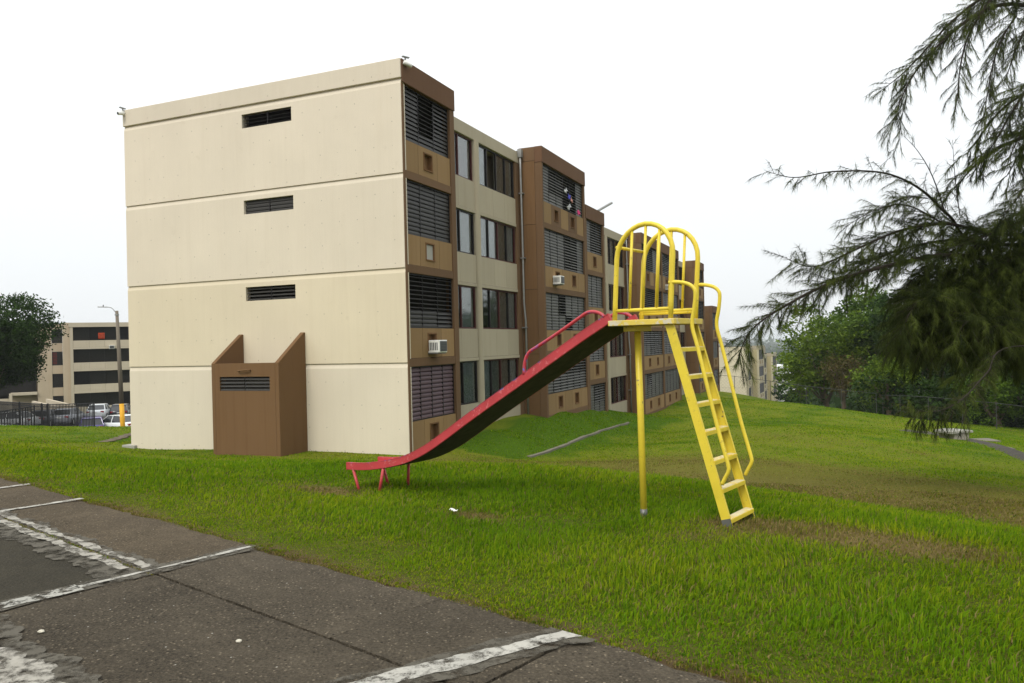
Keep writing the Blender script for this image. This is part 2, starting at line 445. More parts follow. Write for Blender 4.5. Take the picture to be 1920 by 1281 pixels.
def grid_axis(segs):
    out = []
    for a, b, st in segs: out += list(np.arange(a, b, st))
    out.append(segs[-1][1]); return np.array(out)
gx = grid_axis([(-9000, -2000, 1000), (-2000, -400, 200), (-400, -120, 28), (-120, -50, 7), (-50, -14, 1.0), (-14, 14, .16), (14, 50, .6), (50, 120, 5), (120, 400, 20), (400, 2000, 160), (2000, 9000, 1000)])
gy = grid_axis([(-3000, -100, 400), (-100, -10, 10), (-10, 3, .8), (3, 16, .16), (16, 60, .5), (60, 140, 4), (140, 400, 16), (400, 2000, 120), (2000, 9000, 700)])
GX, GY = np.meshgrid(gx, gy)
GZ = ground(GX, GY)
nx, ny = len(gx), len(gy)
idx = np.arange(nx*ny).reshape(ny, nx)
F = np.stack([idx[:-1, :-1].ravel(), idx[:-1, 1:].ravel(), idx[1:, 1:].ravel(), idx[1:, :-1].ravel()], 1)
rr = np.hypot(GX, GY)
vv = (GX-P0[0])*PV[0] + (GY-P0[1])*PV[1]
colr = np.zeros((nx*ny, 4)); colr[:, 3] = 1
colr[:, 0] = dryness_shade(GX, GY).ravel()
colr[:, 1] = np.clip(np.where(vv > -.05, 1.0, .55*np.exp(-(np.clip(-vv, 0, 9)/.22)**2)), 0, 1).ravel()
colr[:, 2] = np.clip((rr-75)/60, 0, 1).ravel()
colr[:, 3] = np.clip((rr-11)/7, 0, 1).ravel()      # 0 = thatch, darkened to paint dark gaps between near blades
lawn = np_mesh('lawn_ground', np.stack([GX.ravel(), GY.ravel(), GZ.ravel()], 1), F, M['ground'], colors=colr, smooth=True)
tag(lawn, 'green lawn falling away past the apartment block towards the hazy plain', 'ground', kind='structure')

# ------------------------------------------------------------------ pavement of worn concrete slabs
def slab_mat(name, c0, c1, speck=.5):
    n = N(name); v = n.coords()
    oi = n.add('ShaderNodeObjectInfo')
    mp = n.add('ShaderNodeVectorMath'); mp.operation = 'ADD'; n.lk(v, mp.inputs[0])
    big = n.ramp(n.noise(v, 1.1, 6, .65), .3, .72)
    c = n.mix(big, c0, c1)
    med = n.ramp(n.noise(v, 7, 9, .82), .36, .66)
    c = n.mix(n.math('MULTIPLY', med, .62), c, scl(c0, .38))
    gr = n.ramp(n.noise(v, 55, 5, .8), .40, .66)
    c = n.mix(n.math('MULTIPLY', gr, .55), c, scl(c1, 1.55))
    lich = n.ramp(n.noise(v, 3.1, 9, .8), .60, .70)
    c = n.mix(n.math('MULTIPLY', lich, .35), c, scl(c1, 1.7))
    vo = n.add('ShaderNodeTexVoronoi'); vo.inputs['Scale'].default_value = 48; n.lk(v, vo.inputs['Vector'])
    sc_ = n.add('ShaderNodeSeparateColor'); n.lk(vo.outputs['Color'], sc_.inputs[0])
    peb = n.math('MULTIPLY', n.math('LESS_THAN', vo.outputs['Distance'], .34), n.math('GREATER_THAN', sc_.outputs[0], .55))
    c = n.mix(n.math('MULTIPLY', peb, speck), c, n.mix(sc_.outputs[1], scl(c0, .35), scl(c1, 2.1)))
    rare = n.math('MULTIPLY', n.math('LESS_THAN', vo.outputs['Distance'], .25), n.math('GREATER_THAN', sc_.outputs[2], .997))
    c = n.mix(rare, c, (.42, .40, .35))
    k = n.math('ADD', n.math('MULTIPLY', oi.outputs['Random'], .22), .89)
    cc = n.add('ShaderNodeCombineColor')
    for i in range(3): n.lk(k, cc.inputs[i])
    c = n.mix(1.0, c, cc.outputs[0], 'MULTIPLY')
    h = n.math('ADD', n.math('MULTIPLY', n.noise(v, 30, 8, .8), .8), n.math('MULTIPLY', vo.outputs['Distance'], -.6))
    n.bsdf(c, .92, n.bump(h, 1.0, .022), 0, .12); return n.m
M['slab'] = slab_mat('aggregate_slab', (.030, .025, .018), (.104, .086, .061), .95)
M['slab_brown'] = slab_mat('brownish_slab', (.038, .030, .020), (.112, .088, .058), .85)
M['slab_dark'] = slab_mat('dark_smooth_slab', (.034, .031, .023), (.056, .049, .034), .2)
M['mortar'] = slab_mat('joint_mortar', (.13, .115, .09), (.22, .195, .15), .25)

PZ = -1.60
pave = empty('pavement', (P0[0], P0[1], PZ)); tag(pave, 'weathered dark concrete pavement with faded white paint in the foreground', 'pavement', kind='structure')
def edge_wobble(u): return .018*math.sin(u*5.1)+.014*math.sin(u*11.7+1)+.010*math.sin(u*23+2)+.03*math.sin(u*1.7+.6)
def slab(u0, u1, v0, v1, mat, dz=0.0, lawn_edge=False, nu=None):
    """one slab: subdivided top with uneven edges, real thickness"""
    nu = nu or max(2, int((u1-u0)/.12)); nv = 3
    mb = MB(); top = {}; g = .006
    for i in range(nu+1):
        for j in range(nv+1):
            u = u0+g+(u1-u0-2*g)*i/nu; v = v0+g+(v1-v0-2*g)*j/nv
            if j == 0 and lawn_edge: v = v0 + edge_wobble(u)
            elif j in (0, nv): v += random.uniform(-.004, .004)
            if i in (0, nu): u += random.uniform(-.004, .004)
            p = puv(u, v); z = dz + random.uniform(-.0015, .0015) - (.006 if (i in (0, nu) or j in (0, nv)) else 0) - (.012 if (j == 0 and lawn_edge) else 0)
            top[i, j] = len(mb.v); mb.v.append((p[0]-P0[0], p[1]-P0[1], z))
    for i in range(nu):
        for j in range(nv): mb.f.append((top[i, j], top[i, j+1], top[i+1, j+1], top[i+1, j]))
    ring = [(i, 0) for i in range(nu+1)] + [(nu, j) for j in range(1, nv+1)] + [(i, nv) for i in range(nu-1, -1, -1)] + [(0, j) for j in range(nv-1, 0, -1)]
    b0 = len(mb.v)
    for k in ring:
        x, y, z = mb.v[top[k]]; mb.v.append((x, y, -.11))
    for a in range(len(ring)):
        b = (a+1) % len(ring); mb.f.append((top[ring[a]], top[ring[b]], b0+b, b0+a))
    return mb.build('slab', mat, pave)
jr1 = [-14, -11.6, -8.4, -5.15, -3.52, -2.72, 0, 2.15, 3.23, 5.4, 7.2, 9.5]
for a, b in zip(jr1[:-1], jr1[1:]):
    slab(a, b, 0, .86, M['slab_brown'] if b <= 0 else M['slab'], random.uniform(-.002, .004), True)
jr2 = [-14, -11, -7.0, -3.52, 0, 3.23, 6.4, 9.5]
for a, b in zip(jr2[:-1], jr2[1:]):
    slab(a, b, .94 if b <= 0 else .868, 2.02, M['slab_dark'] if b <= 0 else M['slab'], random.uniform(-.004, .002))
for v0, v1 in ((2.04, 4.4), (4.42, 7.4)):
    for a, b in zip(jr2[:-1], jr2[1:]): slab(a, b, v0, v1, M['slab'], random.uniform(-.004, .002))
# mortar-filled longitudinal joint with a crack down its middle
for a, b in ((-14, -8.4), (-8.4, -3.52), (-3.52, -.03)):
    o = slab(a, b, .865, .935, M['mortar'], .003); o.name = 'joint_strip'

def ragged(name, mat, u0, u1, v0, v1, z, amp=.02, n=160, along='v', skew=0.0):
    """thin sheet with a ragged outline lying on the slabs (along = long direction)"""
    mb = MB(); L = []
    r = random.Random(hash(name+str(u0)+str(v0)) % 1000)
    ph = [r.uniform(0, 6.28) for _ in range(8)]
    def wob(t, k): return amp*(.55*math.sin(t*6+ph[k]) + .32*math.sin(t*17+ph[k+1]) + .20*math.sin(t*41+ph[k+2]) + .09*math.sin(t*83+ph[k+3]) + .05*math.sin(t*151+ph[k+4]) + r.uniform(-.03, .03))
    for i in range(n+1):
        t = i/n
        if along == 'v':
            v = v0+(v1-v0)*t; a, b = u0+skew*v+wob(v, 0), u1+skew*v+wob(v, 3); pa, pb = puv(a, v), puv(b, v)
        else:
            u = u0+(u1-u0)*t; a, b = v0+wob(u, 0), v1+wob(u, 3); pa, pb = puv(u, a), puv(u, b)
        k = len(mb.v)
        for q in range(4):
            p = pa + (pb-pa)*q/3; mb.v.append((p[0]-P0[0], p[1]-P0[1], z))
        if i:
            for q in range(3): mb.f.append((k-4+q, k-3+q, k+1+q, k+q))
    return mb.build(name, mat, pave)
def paint_mat(name, col, lo, hi, sc=7.0, under=(.15, .13, .10)):
    n = N(name); v = n.coords()
    c = n.mix(n.ramp(n.noise(v, 4, 6), .3, .7), scl(col, .82), scl(col, 1.05))
    c = n.mix(n.math('MULTIPLY', n.ramp(n.noise(v, 40, 6, .8), .45, .75), .5), c, scl(col, .5))
    c = n.mix(n.ramp(n.noise(v, sc*1.4, 9, .75), .60, .68), c, under)
    p = n.bsdf(c, .85, n.bump(n.noise(v, 60, 6), .4, .004), 0, .2)
    hole = n.ramp(n.noise(v, sc, 10, .72), lo, hi)
    tr = n.add('ShaderNodeBsdfTransparent'); mx = n.add('ShaderNodeMixShader')
    n.lk(hole, mx.inputs[0]); n.lk(p.outputs[0], mx.inputs[1]); n.lk(tr.outputs[0], mx.inputs[2]); n.lk(mx.outputs[0], n.out.inputs['Surface'])
    return n.m
M['paint'] = paint_mat('old_white_paint', (.40, .385, .34), .47, .63, 10, (.18,.165,.13))
M['paint_thin'] = paint_mat('thin_white_paint', (.36, .35, .31), .47, .54, 9)
M['cement'] = paint_mat('cement_smear', (.098, .088, .068), .44, .60, 7, (.06, .052, .04))
M['crust'] = paint_mat('white_crust', (.34, .32, .275), .44, .60, 9, (.17,.15,.115))
ragged('cement_smear', M['cement'], 3.06, 3.36, .02, 3.6, .006, .035, 220, 'v', -.36)
ragged('painted_stripe', M['paint'], 3.14, 3.275, .03, 3.6, .010, .022, 260, 'v', -.36)
ragged('cement_smear', M['cement'], -.12, .10, .0, 6.0, .006, .015)
ragged('painted_stripe', M['paint'], -.028, .016, .05, 1.45, .010, .012, 160)
ragged('painted_stripe', M['paint_thin'], -.075, .085, 1.35, 6.0, .010, .014, 260)
ragged('painted_stripe', M['paint'], -3.56, -3.47, .0, .86, .008, .008)
ragged('painted_stripe', M['paint'], -5.20, -5.11, .0, 2.4, .008, .008)
ragged('cement_smear', M['cement'], -9, .0, .74, 1.16, .007, .05, 500, 'u')
ragged('painted_stripe', M['crust'], -9, -.10, .80, .868, .011, .022, 500, 'u')
ragged('painted_stripe', M['crust'], -9, -.20, .915, 1.00, .011, .022, 500, 'u')
ragged('cement_smear', M['cement'], .15, 3.1, 1.90, 2.3, .007, .06, 260, 'u')
ragged('white_crust', M['crust'], .10, 2.2, 2.02, 2.9, .011, .06, 260, 'u')
# crack lines: dark gaps are real joints between slabs; two stray stones and a scrap of paper
def stone(px, py, r, label, mat):
    p = at(px, py, 1); k = PZ/p.z; p = p*k
    mb = MB(); n = 7
    r_ = random.Random(int(px))
    for zi, (zz, q) in enumerate(((0, .8), (.35, 1.0), (.75, .8), (1.0, .35))):
        for i in range(n):
            a = 6.283*i/n; rr_ = r*q*r_.uniform(.8, 1.15)
            mb.v.append((rr_*math.cos(a)*1.25, rr_*math.sin(a), zz*r*.9))
    for zi in range(3):
        for i in range(n):
            a = zi*n+i; b = zi*n+(i+1) % n; mb.f.append((a, b, b+n, a+n))
    mb.f.append(tuple(range(3*n, 4*n))); mb.f.append(tuple(range(n-1, -1, -1)))
    o = mb.build('pebble', mat, None, (p.x, p.y, PZ+.001)); tag(o, label, 'pebble', 'pale pebbles on the pavement'); return o
M['pebble'] = plain('pale_pebble', (.50, .47, .38), .8)
stone(77, 1186, .016, 'small pale pebble lying near the white crusted patch on the pavement', M['pebble'])
stone(448, 1204, .015, 'small pale pebble lying mid slab right of the other pebble', M['pebble'])
pp = at(850, 966, 7.55); mb = MB()
for i in range(6):
    for j in range(3):
        mb.v.append((.14*(i/5-.5), .07*(j/2-.5)+.015*math.sin(i*1.3), .035*math.sin(i*1.7+j*1.1)**2+.004*i))
for i in range(5):
    for j in range(2): a = i*3+j; mb.f.append((a, a+3, a+4, a+1))
o = mb.build('paper_scrap', M['white_paint'], None, (pp.x, pp.y, gz(pp.x, pp.y)+.075)); o.rotation_euler = (.1, .25, -.5); o.scale = (.55, .55, .45)
sd = o.modifiers.new('thick', 'SOLIDIFY'); sd.thickness = .002
tag(o, 'crumpled white paper scrap lying in the grass under the red chute', 'litter')

# ------------------------------------------------------------------ drains, path, far paving
def drape(pts, half, z, n=8, mb=None, thick=.12, wob=0.0):
    """strip following the ground along plan points"""
    P = smooth_path([Vector((p[0], p[1], 0)) for p in pts], n); mb = mb or MB(); base = len(mb.v)
    for i, p in enumerate(P):
        t = (P[min(i+1, len(P)-1)] - P[max(i-1, 0)]).normalized(); s = Vector((-t.y, t.x, 0))
        hl = half*(1+wob*math.sin(i*2.1)); hr = half*(1+wob*math.sin(i*1.3+1))
        za = gz(p.x, p.y) + z
        for q, e in ((hl, 1), (-hr, 1), (-hr, 0), (hl, 0)):
            c = p + s*q; mb.v.append((c.x, c.y, za - (0 if e else thick)))
    for i in range(len(P)-1):
        for k in range(4):
            a = base+i*4+k; b = base+i*4+(k+1) % 4; mb.f.append((a, b, b+4, a+4))
    mb.f.append((base, base+1, base+2, base+3)); e = base+(len(P)-1)*4; mb.f.append((e+3, e+2, e+1, e))
    return mb
M['kerb'] = wall('mossy_kerb', (.17, .155, .12), streak=.1, stain=(.05,.05,.03))
dp = [at(*a) for a in DRAIN]
o = drape([(p.x, p.y) for p in dp], .075, .04, 8, None, .3, .15).build('drain_kerb', M['kerb'])
tag(o, 'low grey concrete drain kerb winding through the grass along the building', 'kerb', kind='structure')
gl = [at(188, 831, 29), at(208, 826, 30), at(228, 821, 31), at(252, 815, 32.5)]
M['dirt'] = plain('bare_dirt', (.11, .085, .055), .95, 0, .4, 5)
o = drape([(p.x, p.y) for p in gl], .22, .035, 8, None, .3, .45).build('dirt_gully', M['dirt']); tag(o, 'bare brown gully in the grass left of the end wall', 'gully', kind='structure')
fp = [at(1690, 789, 40), at(1730, 793, 38.5), at(1775, 803, 36.5), at(1815, 811, 34), at(1860, 822, 31), at(1930, 842, 26.5), at(2100, 890, 21)]
M['path'] = slab_mat('grey_path', (.050, .045, .038), (.085, .077, .064), .2)
o = drape([(p.x, p.y) for p in fp], .36, .03, 8).build('footpath', M['path']); tag(o, 'narrow grey footpath crossing the far lawn on the right', 'footpath', kind='structure')
def path_slab(a, b, c, hw):
    p = at(a, b, c); hw *= .6; mb = MB(); mb.box(-hw*1.6, hw*1.6, -hw, hw, -.15, .02)
    return mb.build('paving_slab', M['kerb'], o, (p.x, p.y, gz(p.x, p.y)))
for a in ((1745, 795, 37.8, .5), (1832, 803, 35.5, .8), (1880, 823, 30.2, .35), (1905, 832, 28.2, .3), (1725, 787, 39.5, .5)): path_slab(*a)
# concrete inspection chamber with a broken slab lid
p = at(1788, 806, 34.5); gb = gz(p.x, p.y)
ch = empty('inspection_chamber', (p.x, p.y, gb), R(18)); tag(ch, 'low concrete inspection chamber with a pale slab lid on the lawn', 'drain chamber')
mb = MB(); mb.box(-.42, .42, -.40, -.30, -.1, .30); mb.box(-.42, .42, .30, .40, -.1, .30); mb.box(-.42, -.34, -.30, .30, -.1, .30); mb.box(.34, .42, -.30, .30, -.1, .30)
bevel(mb.build('chamber_wall', M['concrete'], ch), .012)
M['lid'] = wall('pale_lid', (.34, .33, .29), streak=.05)
mb = MB(); mb.obox((-.30, 0, .36), (.34, 0, .02), (0, .50, 0), (0, 0, .05)); bevel(mb.build('lid_slab', M['lid'], ch), .012)
mb = MB(); mb.obox((.34, .02, .35), (.27, .03, -.015), (-.03, .48, 0), (0, 0, .05)); bevel(mb.build('lid_slab', M['lid'], ch), .012)
# left: pale strip of a path beside the lawn
pl = [at(-60, 822, 26), at(-20, 819, 26.3), at(18, 815, 26.8)]
o = drape([(q.x, q.y) for q in pl], .25, .05).build('footpath', M['lid']); tag(o, 'short pale strip of paving in the grass at the left edge', 'footpath', kind='structure')
# car park sheet
nxq, nyq = 26, 22; V = []; Fq = []
for j in range(nyq):
    for i in range(nxq):
        x = -78 + (60*i/(nxq-1)); y = 43 + 41*j/(nyq-1); V.append((x, y, gz(x, y)+.06))
for j in range(nyq-1):
    for i in range(nxq-1): a = j*nxq+i; Fq.append((a, a+1, a+1+nxq, a+nxq))
M['asphalt'] = slab_mat('car_park_asphalt', (.040, .040, .040), (.065, .064, .060), .2)
o = np_mesh('car_park', np.array(V), np.array(Fq), M['asphalt'], smooth=True); tag(o, 'asphalt car park beyond the lawn on the left', 'car park', kind='structure')

# ------------------------------------------------------------------ grass
def grass_mat():
    n = N('grass_blades'); a = n.add('ShaderNodeAttribute'); a.attribute_name = 'col'
    p = n.bsdf(a.outputs['Color'], .7, None, 0, .05)
    t = n.add('ShaderNodeBsdfTranslucent'); n.lk(a.outputs['Color'], t.inputs['Color'])
    mx = n.add('ShaderNodeMixShader'); mx.inputs[0].default_value = .45
    n.lk(p.outputs[0], mx.inputs[1]); n.lk(t.outputs[0], mx.inputs[2]); n.lk(mx.outputs[0], n.out.inputs['Surface']); return n.m
M['grass'] = grass_mat()
def sample_points(d0, d1, dens0, dref, power, pxa, pxb):
    """density dens0 up to dref, then falling as (dref/d)^power; rejection on a depth grid"""
    ds = np.linspace(d0, d1, 400); wid = ds*(pxb-pxa)/FPX
    den = dens0*np.minimum(1, (dref/ds)**power); pdf = wid*den
    tot = int(pdf.sum()*(ds[1]-ds[0])); cdf = np.cumsum(pdf); cdf /= cdf[-1]
    d = np.interp(RNG.random(tot), cdf, ds); px = pxa + (pxb-pxa)*RNG.random(tot)
    return (px-960)/FPX*d, d
def blocked(x, y, margin=.0):
    v = (x-P0[0])*PV[0] + (y-P0[1])*PV[1]
    s = (x-C0[0])*D2[0] + (y-C0[1])*D2[1]; o = (x-C0[0])*N2[0] + (y-C0[1])*N2[1]
    inb = (s > -.02) & (s < 60) & (o < .02) & (o > -10.4)
    ine = (s > -1.22) & (s <= 0) & (o < -3.35) & (o > -5.8)
    return (v > margin) | inb | ine
def blades(x, y, scale_w, scale_l, seg2=True):
    n = len(x); z = ground(x, y) - .01
    dry_shade = np.clip(dryness_shade(x, y) + RNG.normal(0, .16, n), 0, 1)
    v = -((x-P0[0])*PV[0] + (y-P0[1])*PV[1])
    tall = .55 + .45*np.clip((v-.15)/.9, 0, 1)
    clump = .80 + .32*np.clip(fbm(x, y, .35, 21), -1, 1) + .25*np.clip(fbm(x, y, 1.6, 22), -1, 1)
    L = (.050 + .085*RNG.random(n)**1.5)*scale_l*tall*clump*(1-.42*dry_shade)
    L = np.maximum(L, .02)
    wd = (.0030 + .0028*RNG.random(n))*scale_w
    az = RNG.random(n)*6.283; lean = RNG.random(n)**1.3*1.05
    flow = fbm(x, y, .8, 30)*2.5
    lx = np.sin(lean)*np.cos(az+0*flow) + .22*np.cos(flow); ly = np.sin(lean)*np.sin(az) + .22*np.sin(flow)
    lz = np.cos(lean)
    sx, sy = -np.sin(az+1.1*RNG.standard_normal(n)), np.cos(az+1.1*RNG.standard_normal(n))
    # colours: lush green, yellow green, straw
    lush = np.array([.115, .220, .005]); yel = np.array([.285, .330, .010]); straw = np.array([.26, .205, .075]); deep = np.array([.030, .090, .006])
    a = np.clip(.45 + .42*fbm(x, y, 1.1, 40) + .25*RNG.standard_normal(n), 0, 1)[:, None]*np.clip(.12+dry_shade*3.2, 0, 1)[:, None]
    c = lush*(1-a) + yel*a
    ol = np.clip((dry_shade-.52)*1.9, 0, .85)[:, None]; c = c*(1-ol) + np.array([.135, .105, .022])*ol  # olive shift on dry blades; under the casuarina it carries shade too
    dk = (RNG.random(n) < .18)[:, None]; c = np.where(dk, c*.3+deep*.7, c)
    st = (RNG.random(n) < (.02 + .62*dry_shade**2))[:, None]; c = np.where(st, straw*(.45+.7*RNG.random((n, 1))), c)
    b = np.stack([x, y, z], 1); side = np.stack([sx, sy, np.zeros(n)], 1)*wd[:, None]
    d1 = np.stack([lx*.35, ly*.35, lz], 1)*(L*.55)[:, None]
    tip = b + np.stack([lx*.9, ly*.9, lz*.85], 1)*L[:, None] - np.stack([0*L, 0*L, .12*L*lean], 1)
    mid = b + d1
    if seg2:
        V = np.stack([b-side, b+side, mid-side*.8, mid+side*.8, tip], 1).reshape(-1, 3)
        k = np.arange(n)[:, None]*5
        Fc = np.concatenate([k+np.array([0, 1, 3]), k+np.array([0, 3, 2]), k+np.array([2, 3, 4])], 0)
        C = np.stack([c, c, c, c, c], 1).reshape(-1, 3)
    else:
        V = np.stack([b-side, b+side, tip], 1).reshape(-1, 3); k = np.arange(n)[:, None]*3
        Fc = k+np.array([0, 1, 2]); C = np.stack([c, c, c], 1).reshape(-1, 3)
    return V, Fc, np.c_[C, np.ones(len(C))]
def grass(name, label, x, y, sw, sl, seg2):
    k = ~blocked(x, y, .015); x = x[k]; y = y[k]
    if callable(sw): sw = sw(x, y)
    V, Fc, C = blades(x, y, sw, sl, seg2)
    o = np_mesh(name, V, Fc, M['grass'], colors=C); tag(o, label, 'grass', kind='stuff'); return o
x, y = sample_points(3.4, 14.5, 5100, 5.4, 1.6, -180, 2100)
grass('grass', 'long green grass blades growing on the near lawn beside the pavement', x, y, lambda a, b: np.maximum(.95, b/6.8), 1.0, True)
x, y = sample_points(14.0, 60, 820, 14.0, 1.55, -180, 2100)
s_ = (x-C0[0])*D2[0] + (y-C0[1])*D2[1]
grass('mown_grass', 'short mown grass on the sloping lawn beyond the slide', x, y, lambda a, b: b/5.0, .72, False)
# short creeping fringe along the pavement edge
n = 36000; uu = RNG.uniform(-9, 5.5, n); vf = -np.abs(RNG.normal(0, .42, n)); P_ = P0[None]+uu[:, None]*PE[None]+vf[:, None]*PV[None]
grass('fringe_grass', 'short creeping grass and clover fringe along the pavement edge', P_[:, 0], P_[:, 1], 1.25, .62, True)
# weeds in the pavement joints
xs, ys = [], []
for i in range(900):
    c = random.choice(((-2.9, .90), (-2.4, .90), (-1.9, .905), (-1.3, .90), (-.8, .90), (-.25, .905), (-4.2, .9), (1.25, 2.45), (1.5, 2.6), (.8, 2.5)))
    p = puv(c[0]+random.gauss(0, .16 if c[1] < 1 else .04), c[1]+random.gauss(0, .008 if c[1] < 1 else .04)); xs.append(p[0]); ys.append(p[1])
xs = np.array(xs); ys = np.array(ys)
V, Fc, C = blades(xs, ys, 1.0, .38, True); V[:, 2] += (PZ+.002) - np.repeat(ground(xs, ys)-.01, 5)
o = np_mesh('weeds', V, Fc, M['grass'], colors=C); tag(o, 'tiny green weeds sprouting from the pavement joints', 'weeds', kind='stuff')

# ------------------------------------------------------------------ apartment blocks
# local frame: x = along the long facade, y = into the building, z = eye-relative height
ST = 2.6
def slat_mesh(name, length, h=.126, th=.005, n=3):
    mb = MB(); prof = []
    for i in range(n+1):
        t = i/n; prof.append((-.016*math.sin(math.pi*t), h*(.5-t)))
    out = prof + [(y+th, z) for y, z in reversed(prof)]
    mb.prism(out, -length/2, length/2, lambda p, t: (t, p[0], p[1]))
    return mb.mesh(name)
SLATS = {}
def slat_me(length, mat):
    k = (round(length, 2), mat.name)
    if k not in SLATS:
        me = slat_mesh('slat', length); me.materials.append(mat); SLATS[k] = me
    return SLATS[k]

class Apartment:
    def __init__(s, name, origin, angle, zb, label, cols, detail=True, slat_budget=0):
        s.root = empty(name, (origin[0], origin[1], zb), angle); tag(s.root, label, 'building')
        s.zb = zb; s.c = cols; s.detail = detail; s.budget = slat_budget; s.bulk = {}
    def put(s, mb, name, mat, bev=0.0, parent=None, smooth=False):
        o = mb.build(name, mat, parent or s.root, None if parent else (0, 0, -s.zb), smooth)
        if bev and s.detail: bevel(o, bev, 1)
        return o
    def louvre(s, x0, x1, z0, z1, ncol, y, mat, state, single, frame=True):
        """louvred window: frame, mullions, each slat; state(col, i) -> tilt in degrees"""
        mb = MB()
        fw = .03
        mb.box(x0, x1, y-.03, y+.05, z1-fw, z1); mb.box(x0, x1, y-.03, y+.05, z0, z0+fw)
        mb.box(x0, x0+fw, y-.03, y+.05, z0+fw, z1-fw); mb.box(x1-fw, x1, y-.03, y+.05, z0+fw, z1-fw)
        cw = (x1-x0-2*fw)/ncol
        for c in range(1, ncol): mb.box(x0+fw+cw*c-.012, x0+fw+cw*c+.012, y-.028, y+.05, z0+fw, z1-fw)
        win = s.put(mb, 'louvre_window', M['frame_black'])
        n = max(3, int(round((z1-z0-2*fw)/.117))); pitch = (z1-z0-2*fw)/n
        for c in range(ncol):
            xm = x0+fw+cw*(c+.5)
            for i in range(n):
                z = z1-fw-pitch*(i+.5); tl = R(state(c, i)+random.uniform(-3, 3))
                if single and s.budget > 0:
                    s.budget -= 1
                    o = bpy.data.objects.new('slat', slat_me(cw-.03, mat)); COL.objects.link(o)
                    o.parent = win; o.location = (xm, y, z); o.rotation_euler = (-tl, 0, 0)
                else:
                    b = s.bulk.setdefault(mat.name, (mat, MB()))[1]
                    me = slat_me(cw-.03, mat); k = len(b.v); ca, sa = math.cos(-tl), math.sin(-tl)
                    for vt in me.vertices:
                        px_, py_, pz_ = vt.co; b.v.append((xm+px_, y+py_*ca-pz_*sa, z+py_*sa+pz_*ca))
                    for pl_ in me.polygons: b.f.append(tuple(k+q for q in pl_.vertices))
        return win
    def panel(s, x0, x1, y, z0, z1, mat, niche=None, nmat=None, filled=None):
        """precast panel 6 cm proud of the core, optional square niche"""
        g = .008; x0 += g; x1 -= g; mb = MB(); yb = y+.10
        if not niche: mb.box(x0, x1, y, yb, z0, z1)
        else:
            a, b, c, d = niche
            mb.box(x0, a, y, yb, z0, z1); mb.box(b, x1, y, yb, z0, z1); mb.box(a, b, y, yb, z0, c); mb.box(a, b, y, yb, d, z1)
        o = s.put(mb, 'panel', mat)
        if niche:
            a, b, c, d = niche
            nb = MB(); e = .035
            nb.box(a, b, y+.13, y+.15, c, d)                       # back
            nb.box(a-e, b+e, y-.018, y-.001, d, d+e); nb.box(a-e, a, y-.018, y-.001, c, d); nb.box(b, b+e, y-.018, y-.001, c, d); nb.box(a-e, b+e, y-.03, y-.001, c-e, c)
            nb.box(a-.002, a+.012, y, y+.13, c, d); nb.box(b-.012, b+.002, y, y+.13, c, d); nb.box(a+.012, b-.012, y, y+.13, d-.012, d)
            s.put(nb, 'wall_niche', nmat or mat)
            if filled is not None:
                fb = MB(); fb.box(a+.013, b-.013, y+.03, y+.06, c+.001, d-.013); s.put(fb, 'niche_cover', filled)
        return o
    def bay(s, x0, x1, dz, ns, y=0.0, npier=.13, rpier=.28, cols=3, niches=1, core0=.02, lp=.28, mats=None, states=None, single=(), slatmats=None, zbot=-3.3, side=None, parapet=True, fills=None, dark_low=False):
        """projecting bay of stacked louvred windows; side = depth of the visible left flank"""
        c = s.c; xa, xb = x0+npier, x1-rpier
        top = 7.868+dz
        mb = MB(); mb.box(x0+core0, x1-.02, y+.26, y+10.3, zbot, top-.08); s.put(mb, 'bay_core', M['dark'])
        for (a, b, dd) in ((x0+(.016 if lp < .2 else 0), xa, lp), (xb, x1, .28)):
            mb = MB(); mb.box(a, b, y-.02, y+dd, zbot, 7.22+dz); s.put(mb, 'pier', c['pier'], .01)
        if parapet:
            mb = MB(); mb.box(x0+(.004 if lp < .2 else -.012), x1+.012, y-.05, y+(-.021 if lp < .2 else .28), 7.223+dz, top)
            if lp < .2: mb.box(x0+.225, x1+.010, y-.0215, y+.28, 7.2235+dz, top-.004)
            s.put(mb, 'parapet', c['parapet'], .012)
        for k in range(ns):
            zt = 7.22+dz-ST*k; zw = zt-1.52; zp = zt-2.36; zn = zt-2.6
            st = (states or {}).get(k, lambda cc, i: 17)
            sm = (slatmats or {}).get(k, c['slat'])
            nc = cols[k] if isinstance(cols, (list, tuple)) else cols
            s.louvre(xa, xb, zw, zt, nc, y+.10, sm, st, k in single)
            if k < ns-1:
                mb = MB(); mb.box(xa, xb, y-.005, y+.24, zn+.002, zp-.012); s.put(mb, 'floor_band', c['band'], .008)
            np_ = 2*niches+1; wt = [1.0 if i % 2 == 0 else 1.25 for i in range(np_)]
            if niches == 1: wt = [.85, 1.25, .9]
            tot = sum(wt); xx = xa
            zl = zp if k < ns-1 else max(zp, zbot)
            for i in range(np_):
                xw = (xb-xa)*wt[i]/tot
                nb = None; f = None
                if i % 2 == 1:
                    m_ = xx+xw/2; h = min(.23, xw*.31); nb = (m_-h, m_+h, zw-.62, zw-.17)
                    f = (fills or {}).get((k, i))
                s.panel(xx, xx+xw, y+.02, zl, zw-.004, c['panel2'] if (niches == 2 and i % 2 and k == 0) else c['panel'], nb, c['niche'], f)
                xx += xw
            if k == ns-1 and zbot < zp:
                mb = MB(); mb.box(xa, xb, y+.0, y+.24, zbot, zp-.01); s.put(mb, 'floor_band', c['band'], .008)
